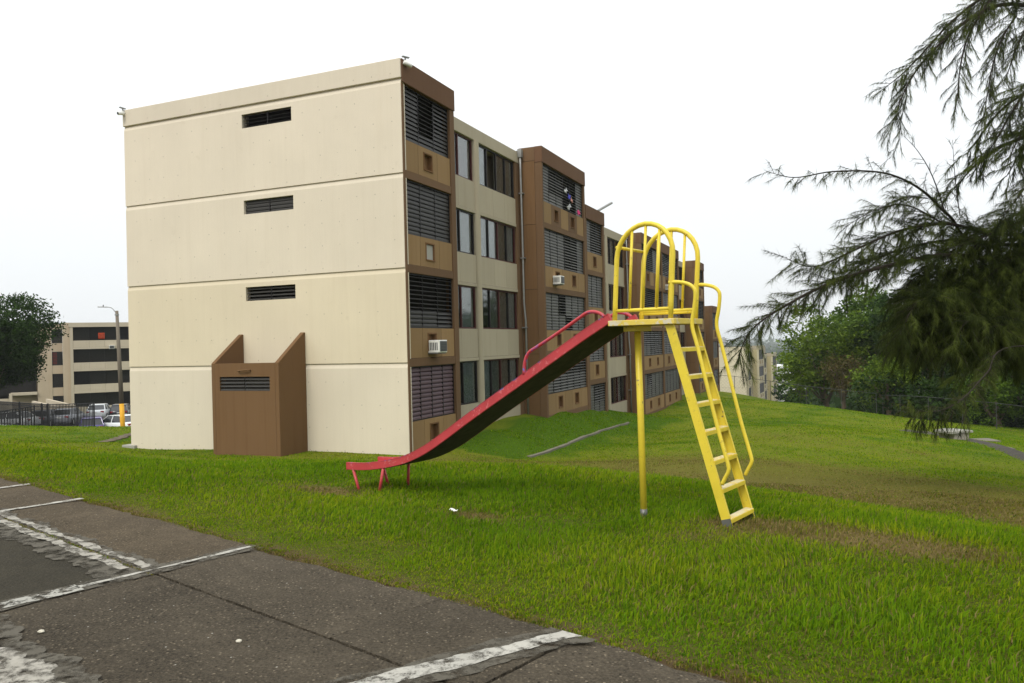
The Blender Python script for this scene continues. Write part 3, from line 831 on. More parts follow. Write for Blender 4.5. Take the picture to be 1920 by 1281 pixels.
        if side:
            zs = [top] + [4.75+dz-ST*k for k in range(ns-1)] + [zbot]
            zs.insert(1, 7.30+dz)
            for a, b in zip(zs[:-1], zs[1:]):
                mb = MB(); mb.box(x0-.004, x0+.12, y+.285, y+side, b+.006, a-.006); s.put(mb, 'side_panel', c['side'] if a < top else c['parapet_side'], .006)
    def recess(s, x0, x1, dz, ns, y, sashes, zbot=-3.3, curt=None):
        """set-back wall with two strips of sliding windows and a rounded mullion between"""
        c = s.c; w1 = (x0+.02, x0+3.37); w2 = (x0+3.74, x1-.47)
        mb = MB(); mb.box(x0, x1, y+1.1, y+9, zbot, 7.6+dz); s.put(mb, 'bay_core', M['room'])
        mb = MB(); mb.box(x0, x1+.02, y-.03, y+1.1, 7.233+dz, 7.69+dz); s.put(mb, 'parapet', c['beige'], .012)
        xm = (w1[1]+w2[0])/2; hw = (w2[0]-w1[1])/2
        mb = MB(); poly = [(hw*math.cos(a), -.10*math.sin(a)) for a in [math.pi*i/8 for i in range(9)]] + [(-hw, .2), (hw, .2)]
        mb.prism(poly, zbot, 7.23+dz, lambda p, t: (xm+p[0], y+p[1], t)); s.put(mb, 'column', c['beige'])
        mb = MB(); mb.box(w2[1], x1, y-.0, y+.055, zbot, 7.23+dz); s.put(mb, 'corner_post', c['corner'])
        mb = MB(); mb.box(w2[1]+.01, x1, y+.06, y+1.1, zbot, 7.2+dz); s.put(mb, 'room_partition', M['room'])
        for k in range(ns):
            zt = 7.23+dz-ST*k; zw = zt-1.48; zp = zt-2.48; zn = zt-2.6
            if k: 
                mb = MB(); mb.box(x0, w1[1], y-.02, y+.4, zt, zt+.11); mb.box(w2[0], w2[1], y-.02, y+.4, zt, zt+.11); s.put(mb, 'lintel', c['beige'], .006)
            for (a, b), nn in ((w1, 2), (w2, 3)):
                xx = a; 
                cuts = [a, a+(b-a)*.62, b] if nn == 2 else [a, a+(b-a)*.36, a+(b-a)*.68, b]
                for q in range(len(cuts)-1):
                    mb = MB(); mb.box(cuts[q]+.005, cuts[q+1]-.005, y, y+.18, (zp if k < ns-1 else zbot), zw-.004); s.put(mb, 'panel', c['beige'])
            for wi, (a, b) in enumerate((w1, w2)):
                fm = M['frame'] if (k+wi) % 2 == 0 or k == 2 else M['frame_black']
                mb = MB(); fw = .05; ya, yb = y+.06, y+.14
                mb.box(a, b, ya, yb, zt-fw, zt); mb.box(a, b, ya, yb, zw, zw+fw); mb.box(a, a+fw, ya, yb, zw+fw, zt-fw); mb.box(b-fw*1.4, b, ya, yb, zw+fw, zt-fw)
                win = s.put(mb, 'window', fm)
                n = 3 if wi == 0 else 4; cw = (b-a)/n
                for q in range(n):
                    xa, xb = a+cw*q, a+cw*(q+1); key = (k, wi, q); kind = (curt or {}).get(key, 'white' if (q*7+k*3+wi) % 4 == 0 else 'none')
                    if q:
                        mb = MB(); mb.box(xa-.028, xa+.028, y+.05, y+.13, zw+fw, zt-fw); s.put(mb, 'mullion', M['frame_black'] if q % 2 else fm, 0, win)
                    if kind != 'open':
                        mb = MB(); mb.box(xa+.03, xb-.03, y+.095, y+.10, zw+fw, zt-fw); s.put(mb, 'pane', M['glass'], 0, win)
                    if kind in ('white', 'pink', 'grey'):
                        cm = M['curtain_'+kind]; mb = MB(); nn = 26
                        for i in range(nn+1):
                            xx = xa+.02+(cw-.04)*i/nn; yy = y+.16+.022*math.sin(i*1.9)+.01*math.sin(i*.7)
                            mb.v += [(xx, yy, zw-.05), (xx, yy, zt+.0)]
                            if i: e = len(mb.v); mb.f.append((e-4, e-2, e-1, e-3))
                        s.put(mb, 'curtain', cm, 0, win, True)
    def finish(s):
        if not s.bulk: return
        tot = MB(); mats = []
        me = bpy.data.meshes.new('slats'); V = []; Fs = []; mi = []
        for i, (nm, (mt, b)) in enumerate(s.bulk.items()):
            k = len(V); V += b.v; Fs += [tuple(k+q for q in f) for f in b.f]; mi += [i]*len(b.f); me.materials.append(mt)
        me.from_pydata(V, [], Fs); me.polygons.foreach_set('material_index', mi); me.update()
        o = link('slats', me, None, s.root, (0, 0, -s.zb)); o['kind'] = 'stuff'; o['label'] = 'smaller louvre slats further along the facade'

ANG = math.atan2(D2[1], D2[0])
BROWN = dict(pier=M['brown'], parapet=M['parapet'], parapet_side=M['brown'], band=M['brown'], panel=M['tan'], panel2=M['brown'], niche=M['niche'], side=M['encl'], beige=M['beige'], corner=M['brown'], slat=M['slat'])
ap = Apartment('apartment_building', C0, ANG, -3.1, 'long four storey apartment block with cream end wall and brown louvred bays', BROWN, True, 300)
# ---- cream end wall: one precast panel per storey, chamfered along its top edge, each with a vent slot
VT0, VT1 = 3.69, 5.52
WID = 10.36
def endwall(ap, vents=True, mats=(M['cream'], M['cream'], M['cream_low'], M['cream']), enclosure=True):
    zs = [7.332, 4.748, 2.148, -.452, -3.35]
    mb = MB(); mb.box(-.035, .22, -.02, WID+.03, 7.336, 7.868); ap.put(mb, 'parapet', mats[0], .012)
    mb = MB()
    for z in (7.332, 4.748, 2.148, -.452): mb.box(.040, .19, .02, WID-.02, z-.05, z+.03)
    ap.put(mb, 'joint_filler', mats[0])
    for k in range(4):
        z1, z0 = zs[k], zs[k+1]; ch = .14
        prof = [(0, z0), (.2, z0), (.2, z1), (.012, z1), (.012, z1-.035), (0-.0, z1-ch)]
        prof = [(0, z0+.0), (.2, z0), (.2, z1-.002), (.034, z1-.002), (.034, z1-.018), (.0, z1-ch)]
        prof[0] = (-.006, z0+.004); prof[-1] = (0, z1-ch)
        fn = lambda p, t: (p[0], t, p[1])
        mb = MB()
        if k < 3 and vents:
            a, b = z1-.68, z1-.265
            mb.prism(prof, .0, VT0, fn); mb.prism(prof, VT1, WID+.01, fn)
            up = [(0-.001, b), (.2, b), (.2, z1-.004), (.034, z1-.002), (.034, z1-.018), (0, z1-ch)]
            lo = [(-.006, z0+.004), (.2, z0), (.2, a), (-.003, a)]
            mb.prism(up, VT0, VT1, fn); mb.prism(lo, VT0, VT1, fn)
        else: mb.prism(prof, .0, WID+.01, fn)
        ap.put(mb, 'wall_panel', mats[k])
        if k < 3 and vents:
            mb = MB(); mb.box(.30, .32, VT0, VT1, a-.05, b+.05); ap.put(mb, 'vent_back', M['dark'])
            vent = MB(); vent.box(.06, .12, (VT0+VT1)/2-.015, (VT0+VT1)/2+.015, a, b); vo_ = ap.put(vent, 'vent', M['frame_black'])
            for half in (0, 1):
                for i in range(4):
                    L = (VT1-VT0)/2-.05; yc = VT0+.01+(L/2+.015)+half*(L+.05); zc = b-.05-(b-a)/4*i*1.0
                    o = bpy.data.objects.new('slat', slat_me(L, M['slat'] if k else M['dark'])); COL.objects.link(o); ap.budget -= 1
                    o.parent = vo_; o.location = (.09, yc, zc); o.rotation_euler = (0, 0, -math.pi/2)
                    o.rotation_euler = (R({0: -78, 1: -20, 2: -58}[k]), 0, -math.pi/2)
endwall(ap)
mb = MB(); mb.box(.42, 3.0, .3, WID-.05, -3.3, 7.75); mb.box(3.0, 16.4, 1.5, WID-.05, -3.3, 7.55); mb.box(16.42, 50, 1.5, WID-.05, -5, 6.1); mb.box(50, 58, 1.5, WID-.05, -6, 2.7)
ap.put(mb, 'roof_mass', M['beige'])
# plinth strip at the left foot of the end wall
mb = MB(); mb.box(-.12, .25, WID-.25, WID+.30, -3.4, -2.98); ap.put(mb, 'footing', M['lid'], .01)
# ---- brown enclosure against the end wall
e0, e1, ed = 3.38, 5.78, 1.20
mb = MB(); a0, a1, b0, b1 = -1.15, -.75, e0+.32, e1-.30
fr = lambda y0, y1, z0, z1: mb.box(-ed, -ed+.13, y0, y1, z0, z1)
fr(e0+.131, b0, -3.4, -.37); fr(b1, e1-.131, -3.4, -.37); fr(b0, b1, -3.4, a0); fr(b0, b1, a1, -.37)
ap.put(mb, 'enclosure_front', M['encl'])
for y0 in (e0, e1-.13):
    mb = MB(); mb.prism([(-ed-.003, -3.4), (-.002, -3.4), (-.002, .47), (-.07, .47), (-ed-.003, -.365)], y0, y0+.13, lambda p, t: (p[0], t, p[1]))
    ap.put(mb, 'enclosure_fin', M['encl'], .01)
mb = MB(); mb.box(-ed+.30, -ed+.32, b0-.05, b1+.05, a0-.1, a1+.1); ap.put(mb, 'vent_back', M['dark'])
mb = MB(); mb.box(-ed+.13, -.01, e0+.13, e1-.13, -1.6, -1.5); ap.put(mb, 'enclosure_floor', M['encl'])
vb = MB(); vb.box(-ed+.04, -ed+.09, (b0+b1)/2-.015, (b0+b1)/2+.015, a0, a1); vo_ = ap.put(vb, 'vent', M['frame_black'])
for half in (0, 1):
    for i in range(4):
        L = (b1-b0)/2-.03
        o = bpy.data.objects.new('slat', slat_me(L, M['slat'])); COL.objects.link(o); ap.budget -= 1
        o.parent = vo_; o.location = (-ed+.06, b0+L/2+.01+half*(L+.04), a1-.05-.1*i); o.rotation_euler = (R(-50), 0, -math.pi/2)
mb = MB(); hz = -.57; hy = (e0+e1)/2-.02
mb.tube([(-ed, hy-.2, hz), (-ed-.06, hy-.2, hz), (-ed-.075, hy-.12, hz+.012), (-ed-.075, hy+.14, hz-.01), (-ed-.05, hy+.2, hz-.02), (-ed, hy+.2, hz-.02)], .022, 6)
ap.put(mb, 'handle', M['encl'], 0, None, True)

# ---- long facade
def half_open(c, i): return 17
b1_states = {0: lambda c, i: 62 if (c == 1 and i < 9) else (34 if i < 7 and c == 2 else 24),
             1: lambda c, i: 16, 2: lambda c, i: 74 if i < 8 else (40 if c == 2 else 16), 3: lambda c, i: 22}
ap.bay(0, 3.14, 0, 4, core0=.42, lp=.008, cols=[3, 3, 3, 4], states=b1_states, single=(0, 1, 2, 3), slatmats={3: M['slat_purple']}, fills={(1, 1): M['lid']})
ap.recess(3.14, 10.77, 0, 4, .95, None, -3.35, {
    (0,0,0): 'none', (0,0,1): 'white', (0,0,2): 'pink', (0,1,0): 'white', (0,1,1): 'open', (0,1,2): 'grey', (0,1,3): 'grey',  # right strip's first white curtain stands in for a bright sky reflection
    (1,0,1): 'white', (1,0,2): 'white', (1,1,0): 'white', (1,1,1): 'white', (1,1,2): 'grey', (1,1,3): 'white',
    (2,0,1): 'white', (2,0,2): 'white', (2,1,0): 'none', (2,1,1): 'grey', (2,1,2): 'grey', (2,1,3): 'white',
    (3,0,1): 'grey', (3,0,2): 'white', (3,1,0): 'white', (3,1,1): 'grey', (3,1,2): 'grey', (3,1,3): 'white'})
mixed = {0: lambda c, i: 66 if c in (3, 4) else (48 if c in (1, 2) and i < 8 else 20),
         1: lambda c, i: 52 if c in (3, 4) else 18, 2: lambda c, i: 72 if (c == 2 and i < 7) or (c == 3 and i > 6) else 18,
         3: lambda c, i: 18 if c == 0 else (72 if i < 6 else 46)}
ap.bay(10.77, 16.42, 0, 4, cols=6, niches=2, states=mixed, single=(0,), slatmats={k: M['slat_grey'] for k in range(4)}, side=.95, npier=.16, rpier=.20, zbot=-3.6)
D_2 = -1.47
s3 = {0: lambda c, i: 50 if c else 18, 1: lambda c, i: 18, 2: lambda c, i: 30 if i > 3 else 18, 3: lambda c, i: 68 if c and i < 7 else 18}
ap.bay(16.44, 19.5, D_2, 4, cols=3, states=s3, slatmats={k: M['slat_grey'] for k in range(4)}, zbot=-5.0, npier=.16)
ap.recess(19.5, 27.3, D_2, 4, .95, None, -5.0, {(2,0,1): 'pink', (2,0,2): 'pink', (2,1,0): 'pink', (2,1,1): 'pink', (2,1,2): 'grey'})
s4 = {0: lambda c, i: 60 if c < 3 else 20, 1: lambda c, i: 70, 2: lambda c, i: 55 if i < 7 or c > 1 else 18, 3: lambda c, i: 70 if (c == 1 and i < 6) else 18}
s5 = {0: lambda c, i: 55 if (c+i) % 5 else 30, 1: lambda c, i: 18, 2: lambda c, i: 40, 3: lambda c, i: 18}
g4 = {k: M['slat_grey'] for k in range(4)}
ap.bay(27.3, 32.98, D_2, 4, cols=5, niches=2, states=s4, slatmats=g4, side=.95, zbot=-6.0, rpier=.14)
ap.bay(33.0, 38.66, D_2, 4, cols=5, niches=2, states=s5, slatmats=g4, zbot=-6.0, npier=.14)
ap.recess(38.66, 46.2, D_2, 4, .95, None, -6.0, None)
ap.bay(46.2, 49.8, D_2, 4, cols=3, niches=1, states=s4, slatmats=g4, side=.95, zbot=-6.5)
ap.bay(54.0, 57.5, -4.9, 3, cols=3, niches=1, states=s5, slatmats=g4, side=.95, zbot=-6.5)
# downpipes in the re-entrant corners
for x, dz, zt_ in ((10.62, 0, 7.62), (27.15, D_2, 6.2)):
    mb = MB(); mb.tube([(x, .83, zt_), (x, .83, 6.9+dz), (x+.03, .83, 4.2+dz), (x+.03, .83, 1.6+dz), (x+.10, .80, .9+dz), (x+.12, .80, -3.35+dz)], .042, 8)
    pipe = ap.put(mb, 'downpipe', M['pipe'], 0, None, True)
    mb = MB(); mb.prism([(-.10, .16), (.10, .16), (.07, -.16), (-.07, -.16)], -.08, .08, lambda p, t: (x+p[0], .83+t, zt_+p[1])); ap.put(mb, 'rain_head', M['pipe'], 0, pipe)
    for q in (6.0, 3.4, .6, -1.5):
        mb = MB(); mb.box(x-.04, x+.16, .74, .92, q+dz, q+dz+.04); ap.put(mb, 'pipe_clip', M['pipe'], 0, pipe)
ap.finish()
def ap_world(x, y, z):
    p = C0 + D2*x - N2*y; return Vector((p[0], p[1], z))

# ---- things fixed to the building
def ac_unit(pos, rz, label, sc=1.0, frontm=None):
    r = empty('air_conditioner', pos, rz); tag(r, label, 'air conditioner', 'window air conditioners'); r.scale = (sc,)*3
    mb = MB(); mb.box(-.24, .24, -.36, .25, 0, .36); bevel(mb.build('casing', M['white_paint'], r), .015)
    mb = MB(); mb.box(-.20, .20, -.372, -.361, .035, .325); g = mb.build('grille', M['grille'], r)
    for i in range(6):
        mb = MB(); mb.box(-.20, .20, -.382, -.373, .06+.045*i, .072+.045*i); mb.build('grille_bar', M['bare'], g)
    for sx in (-1, 1):
        for i in range(7):
            mb = MB(); mb.box(sx*.241, sx*.246, -.30+.055*i, -.27+.055*i, .07, .29); mb.build('side_vent', M['grille'], r)
    mb = MB(); mb.box(-.27, .27, -.30, .1, -.035, -.002); mb.build('bracket', M['bare'], r)
    return r
ac_unit(ap_world(1.47, .02, -.21), ANG, 'white window air conditioner jutting from the nearest brown bay, third storey down')
mb = MB()
ac_unit(ap_world(12.12, .02, 2.40), ANG, 'white window air conditioner in the second brown bay, behind the chute top', .95)
ac_unit(ap_world(34.3, .0, 3.35), ANG, 'white window air conditioner in the far bay seen through the yellow arches', .95)
def cctv(pos, rz, label):
    r = empty('security_camera', pos, rz); tag(r, label, 'security camera', 'roof corner security cameras')
    mb = MB(); mb.box(-.10, .12, -.035, .035, .10, .135); mb.box(-.02, .02, -.02, .02, 0, .10); bevel(mb.build('bracket', M['pipe'], r), .006)
    mb = MB(); mb.tube([(.0, 0, .02), (.04, 0, -.01), (.10, 0, -.05)], [.03, .04, .03], 8); mb.build('swivel_joint', M['white_paint'], r, None, True)
    mb = MB(); mb.tube([(-.06, 0, -.03), (-.05, 0, -.035), (.17, 0, -.09), (.19, 0, -.095)], [.045, .062, .062, .05], 12)
    b = mb.build('camera_body', M['white_paint'], r, None, True)
    mb = MB(); mb.tube([(.188, 0, -.0945), (.196, 0, -.0965)], .04, 10); mb.build('lens', M['grille'], b)
    return r
cctv(ap_world(.12, -.10, 7.80), ANG-.5, 'white security camera on the roof corner nearest the brown bays')
cctv(ap_world(-.08, WID-.05, 7.80), ANG+math.pi, 'white security camera on the left roof corner of the end wall')
# floodlight on the roof of the stepped-down part
fl = empty('floodlight', ap_world(20.4, .6, 6.2), ANG-.9); tag(fl, 'grey floodlight head on a short roof post behind the brown bays', 'floodlight')
mb = MB(); mb.tube([(0, 0, -.1), (0, 0, .42), (.06, 0, .55)], .035, 8); mb.build('post', M['pipe'], fl)
mb = MB(); mb.obox((.42, 0, .72), (.40, 0, .22), (0, .18, 0), (-.03, 0, .05)); bevel(mb.build('lamp_head', M['pipe'], fl), .03)
# washing pushed out between the slats
def cloth(x, z, w_, h_, col, label, seed):
    w_ *= .75; h_ *= .75
    r_ = random.Random(seed); mb = MB(); n1, n2 = 9, 7; mt = plain('cloth_%d' % seed, col, .9)
    for i in range(n1+1):
        for j in range(n2+1):
            u, v = i/n1, j/n2
            mb.v.append((w_*(u-.5)*(1-.25*v)+.03*math.sin(v*5+seed), -.05-.035*math.sin(u*9+seed+v*2)*(.4+v), -h_*v + .05*math.sin(u*5+seed)))
    for i in range(n1):
        for j in range(n2): a = i*(n2+1)+j; mb.f.append((a, a+1, a+n2+2, a+n2+1))
    p = ap_world(x, .0, z); o = mb.build('hanging_cloth', mt, None, p, True); o.rotation_euler = (0, r_.uniform(-.3, .3), ANG)
    md = o.modifiers.new('thick', 'SOLIDIFY'); md.thickness = .006
    tag(o, label, 'clothing', 'washing on the top floor louvres')
cloth(14.05, 6.45, .55, .28, (.08, .08, .42), 'blue garment hanging out between the top floor slats', 1)
cloth(14.45, 6.33, .34, .22, (.55, .27, .22), 'peach garment beside the blue one on the top floor slats', 2)
cloth(13.6, 6.62, .42, .20, (.60, .60, .62), 'white cloth left of the blue garment on the slats', 3)
cloth(14.0, 5.98, .60, .20, (.42, .42, .42), 'grey cloth below the blue garment on the slats', 4)
cloth(15.35, 5.93, .42, .24, (.60, .05, .18), 'pink cloth at the lower right of the top floor slats', 5)
# bucket behind a window
bk = MB(); prof = [(.13, 0), (.17, .32), (.18, .32), (.18, .35), (.165, .35), (.12, .03)]
n = 16
for i in range(n):
    a = 6.283*i/n
    for r_, z_ in prof: bk.v.append((r_*math.cos(a), r_*math.sin(a), z_))
k = len(prof)
for i in range(n):
    j = (i+1) % n
    for q in range(k-1): bk.f.append((i*k+q, j*k+q, j*k+q+1, i*k+q+1))
bk.f.append(tuple(i*k for i in range(n-1, -1, -1)))
o = bk.build('bucket', plain('blue_plastic', (.02, .06, .30), .4), None, ap_world(9.55, 1.30, .56), True); tag(o, 'blue plastic bucket standing on a window sill behind glass', 'bucket')

# ------------------------------------------------------------------ playground slide
SO = np.array([1.397, 7.572]); TH = .65; HW = .272
SA = np.array([-math.cos(TH), math.sin(TH)]); SB = np.array([math.sin(TH), math.cos(TH)])
def sl(a, b, z):
    p = SO + SA*a + SB*b; return Vector((p[0], p[1], z))
slide = empty('playground_slide', sl(0, 0, -1.75)); tag(slide, 'playground slide with red chute and yellow ladder tower standing on the lawn', 'slide')
def sput(mb, name, mat, parent=None, smooth=False, bev=0):
    par = parent or slide
    o = mb.build(name, mat, par, None if parent else tuple(-c for c in slide.location), smooth)
    if bev: bevel(o, bev, 2)
    return o
# chute: bed and two side rails following the measured profile (distance from tower, height of the rail top)
prof = [(.372, .262), (.69, .092), (1.10, -.142), (1.53, -.390), (2.0, -.658), (2.27, -.816), (2.55, -.985), (2.86, -1.160), (3.16, -1.286), (3.50, -1.372), (3.89, -1.432), (4.205, -1.448)]
cpath = smooth_path([Vector((a, 0, z)) for a, z in prof], 4)
def strip(b0, b1, z_lo, z_hi, mat, name, parent=None):
    """swept rectangle along the chute; offsets are taken normal to the profile"""
    mb = MB(); K = len(cpath)
    for i, p in enumerate(cpath):
        t = (cpath[min(i+1, K-1)] - cpath[max(i-1, 0)]).normalized(); nrm = Vector((-t.z, 0, t.x))
        if nrm.z < 0: nrm = -nrm
        for b, h in ((b0, z_lo), (b1, z_lo), (b1, z_hi), (b0, z_hi)):
            q = p + nrm*h; mb.v.append(tuple(sl(q.x, b, q.z)))
    for i in range(K-1):
        for k in range(4):
            a = i*4+k; c = i*4+(k+1) % 4; mb.f.append((a, c, c+4, a+4))
    mb.f.append((0, 1, 2, 3)); e = (K-1)*4; mb.f.append((e+3, e+2, e+1, e))
    return sput(mb, name, mat, parent)
RH = .088
chute = strip(-HW+.018, HW-.018, -RH+.004, -RH+.012, M['red_blue'], 'chute_bed')
strip(-HW+.020, HW-.020, -RH-.004, -RH+.003, M['under'], 'chute_underside', None)
for sgn in (-1, 1):
    b0, b1 = (-HW-.012, -HW+.020) if sgn < 0 else (HW-.020, HW+.012)
    rail = strip(b0, b1, -RH, -.004, M['red'], 'side_rail'); bevel(rail, .006, 2)
    strip(b0-.002 if sgn < 0 else b0+.004, b1-.004 if sgn < 0 else b1+.002, -.0035, .004, M['red_blue'], 'rail_cap')
    b = (-HW-.002) if sgn < 0 else (HW+.002)
    hp = smooth_path([(1.40, 0, -.33), (1.385, 0, -.20), (1.33, 0, -.10), (1.20, 0, -.03), (.94, 0, .105), (.71, 0, .232), (.61, 0, .283), (.53, 0, .288), (.46, 0, .268), (.415, 0, .235)], 4)
    sput(MB().tube([sl(p.x, b, p.z) for p in hp], .0175, 10), 'hand_rail', M['red_blue'], None, True)
for (a0, z0, a1, b) in ((4.10, -1.53, 3.98, -HW+.01), (3.56, -1.47, 3.64, -HW+.01), (4.14, -1.53, 4.03, HW-.01), (3.65, -1.47, 3.69, HW-.01)):
    p1 = sl(a1, b*1.04, 0); g = gz(p1.x, p1.y)
    sput(MB().tube([sl(a0, b, z0), sl(a1, b*1.04, g-.04)], .019, 8), 'chute_leg', M['red'], None, True)
# tower
ZP = .165
mb = MB(); mb.obox(sl(.01, 0, ZP-.005), (*(SA*.335), 0), (*(SB*(HW+.03)), 0), (0, 0, .006)); deck = sput(mb, 'platform', M['yellow_worn'])
for (ca, cb, ha, hb) in ((.01, -HW-.03, .345, .014), (.01, HW+.03, .345, .014), (.345, 0, .012, HW+.02), (-.325, 0, .012, HW+.02)):
    mb = MB(); mb.obox(sl(ca, cb, ZP+.002), (*(SA*ha), 0), (*(SB*hb), 0), (0, 0, .026)); sput(mb, 'platform_edge', M['yellow_worn'] if ca else M['yellow'], None, False, .005)
def arch(b):
    """hoop with three uprights and a low rail; leans slightly back towards the ladder"""
    lean = lambda a, z: a - .062*(z-ZP)/.93
    zs = .78; ra = .292; pts = [(.305, ZP+.01), (.305, .35), (.305, .6)]
    pts += [(.013+ra*math.cos(q), zs+.305*math.sin(q)) for q in [math.pi*i/14 for i in range(15)]]
    pts += [(-.279, .6), (-.279, .35), (-.279, ZP+.01)]
    hoop = sput(MB().tube([sl(lean(a, z), b, z) for a, z in pts], .0235, 12), 'guard_hoop', M['yellow'], None, True)
    for a in (.15, .008, -.135):
        zt = zs + .305*math.sqrt(max(0, 1-((a-.013)/ra)**2)) - .015
        sput(MB().tube([sl(lean(a, .30), b, .287), sl(lean(a, zt), b, zt)], .0135, 10), 'guard_bar', M['yellow'], None, True)
    sput(MB().tube([sl(lean(.305, .285), b, .285), sl(lean(-.279, .285), b, .285)], .0165, 10), 'guard_rail', M['yellow'], None, True)
arch(-HW); arch(HW)
sput(MB().tube([sl(.262, -HW, .892), sl(.262, HW, .892)], .016, 10), 'cross_bar', M['yellow'], None, True)
sput(MB().tube([sl(.325, HW, .262), sl(-.29, HW, .262)], .014, 8), 'guard_rail', M['yellow'], None, True)
# ladder
za, zb_ = .150, -1.66
for b in (-HW, HW):
    mb = MB(); top = sl(-.262, b, za); bot = sl(-.792, b, zb_-.05); ax = (bot-top)
    u = ax.normalized(); wv = Vector((*(SA), 0)); wv = (wv - u*wv.dot(u)).normalized()
    bb = Vector((*(SB), 0))
    c = (top+bot)/2
    mb.obox(c, ax/2, wv*.040, bb*.005)
    for sg in (-1, 1): mb.obox(c + wv*sg*.037 + bb*(.013 if b < 0 else -.013), ax/2, wv*.003, bb*.010)
    st_ = sput(mb, 'ladder_stringer', M['yellow'])
    mb = MB(); c2 = bot - u*.075; mb.obox(c2, u*.05, wv*.0415, bb*.0065); sput(mb, 'worn_foot', M['bare'], st_)
    # hand rail
    pts = [(-.275, .520), (-.36, .520), (-.46, .497), (-.515, .455), (-.530, .40), (-.515, .27), (-.492, .12), (-.545, -.10), (-.70, -.76), (-.790, -1.09), (-.797, -1.16), (-.765, -1.225), (-.735, -1.285)]
    P = smooth_path([Vector((a, 0, z)) for a, z in pts], 4)
    sput(MB().tube([sl(p.x, b*1.02, p.z) for p in P], .0175, 10), 'ladder_rail', M['yellow'], None, True)
for k, z in enumerate((-.083, -.335, -.587, -.838, -1.092, -1.335, -1.590)):
    t = (za-z)/(za-zb_); a = -.262 - (.53)*t
    mb = MB(); mb.obox(sl(a, 0, z), (*(SA*.040), 0), (*(SB*(HW-.006)), 0), (0, 0, .004)); mb.obox(sl(a-.038, 0, z-.016), (*(SA*.004), 0), (*(SB*(HW-.006)), 0), (0, 0, .015)); mb.obox(sl(a+.038, 0, z-.016), (*(SA*.004), 0), (*(SB*(HW-.006)), 0), (0, 0, .015))
    tr = sput(mb, 'tread', M['yellow'])
    for i in range(22):
        q = -HW+.02 + (2*HW-.04)*i/21
        mb = MB(); mb.obox(sl(a-.002, q, z+.0065), (*(SA*.036), 0), (*(SB*.0055), 0), (0, 0, .0025)); sput(mb, 'tread_rib', M['tread'], tr)
# single support pole under the front of the deck
pg = sl(.19, 0, 0); g = gz(pg.x, pg.y)
pole = sput(MB().tube([sl(.207, 0, ZP-.02), sl(.195, 0, -.8), sl(.188, 0, g-.1)], .033, 16), 'support_pole', M['yellow'], None, True)
sput(MB().tube([sl(.1885, 0, g-.02), sl(.189, 0, g+.085)], .0345, 16), 'worn_foot', M['bare'], pole, True)
mb = MB(); mb.obox(sl(.205, 0, ZP-.05), (*(SA*.07), 0), (*(SB*.16), 0), (0, 0, .028)); sput(mb, 'pole_bracket', M['yellow'], pole, False, .006)

# ------------------------------------------------------------------ trees
def leaf_cloud(centers, radii, n_clump, n_leaf, size, spread, rng, flat=.6, up=.25):
    """leaf quads gathered in clumps over the surface of lobes -> verts, faces, colours"""
    Cn = []; Sh = []
    for (c, r) in zip(centers, radii):
        k = max(4, int(n_clump*(r[0]*r[1]+r[0]*r[2]+r[1]*r[2])/3))
        d = rng.normal(size=(k, 3)); d /= np.linalg.norm(d, axis=1)[:, None]
        rad = rng.uniform(.55, 1.05, k)[:, None]**.6
        Cn.append(np.array(c) + d*np.array(r)*rad); Sh.append(np.clip(.5+.5*d[:, 2]+rng.normal(0, .18, k), 0, 1))
    Cn = np.concatenate(Cn); Sh = np.concatenate(Sh); K = len(Cn)
    P = np.repeat(Cn, n_leaf, 0) + rng.normal(size=(K*n_leaf, 3))*spread*np.array([1, 1, flat])
    tone = np.clip(np.repeat(rng.uniform(0, 1, K), n_leaf)*.7 + rng.uniform(0, .4, K*n_leaf), 0, 1)
    n = len(P)
    nr = rng.normal(size=(n, 3)); nr[:, 2] = np.abs(nr[:, 2])+up; nr /= np.linalg.norm(nr, axis=1)[:, None]
    t = np.cross(nr, rng.normal(size=(n, 3))); t /= np.linalg.norm(t, axis=1)[:, None]; b = np.cross(nr, t)
    L = size*rng.uniform(.6, 1.3, n)[:, None]; Wd = L*rng.uniform(.45, .7, n)[:, None]
    V = np.stack([P-t*L, P+b*Wd, P+t*L, P-b*Wd], 1).reshape(-1, 3)
    Fq = np.arange(n*4).reshape(-1, 4)
    col = np.zeros((n*4, 4)); col[:, 0] = np.repeat(tone, 4); col[:, 3] = 1
    return V, Fq, col
M['leaf_mid'] = leafy('mid_green_leaves', (.012, .032, .005), (.120, .205, .018))
M['leaf_dark'] = leafy('dark_green_leaves', (.007, .020, .004), (.040, .080, .012))  # dark green; on the right-hand trees it also stands in for shade
M['leaf_bright'] = leafy('bright_green_leaves', (.026, .065, .007), (.175, .255, .022))
M['leaf_dry'] = leafy('brownish_leaves', (.060, .050, .020), (.13, .11, .035))
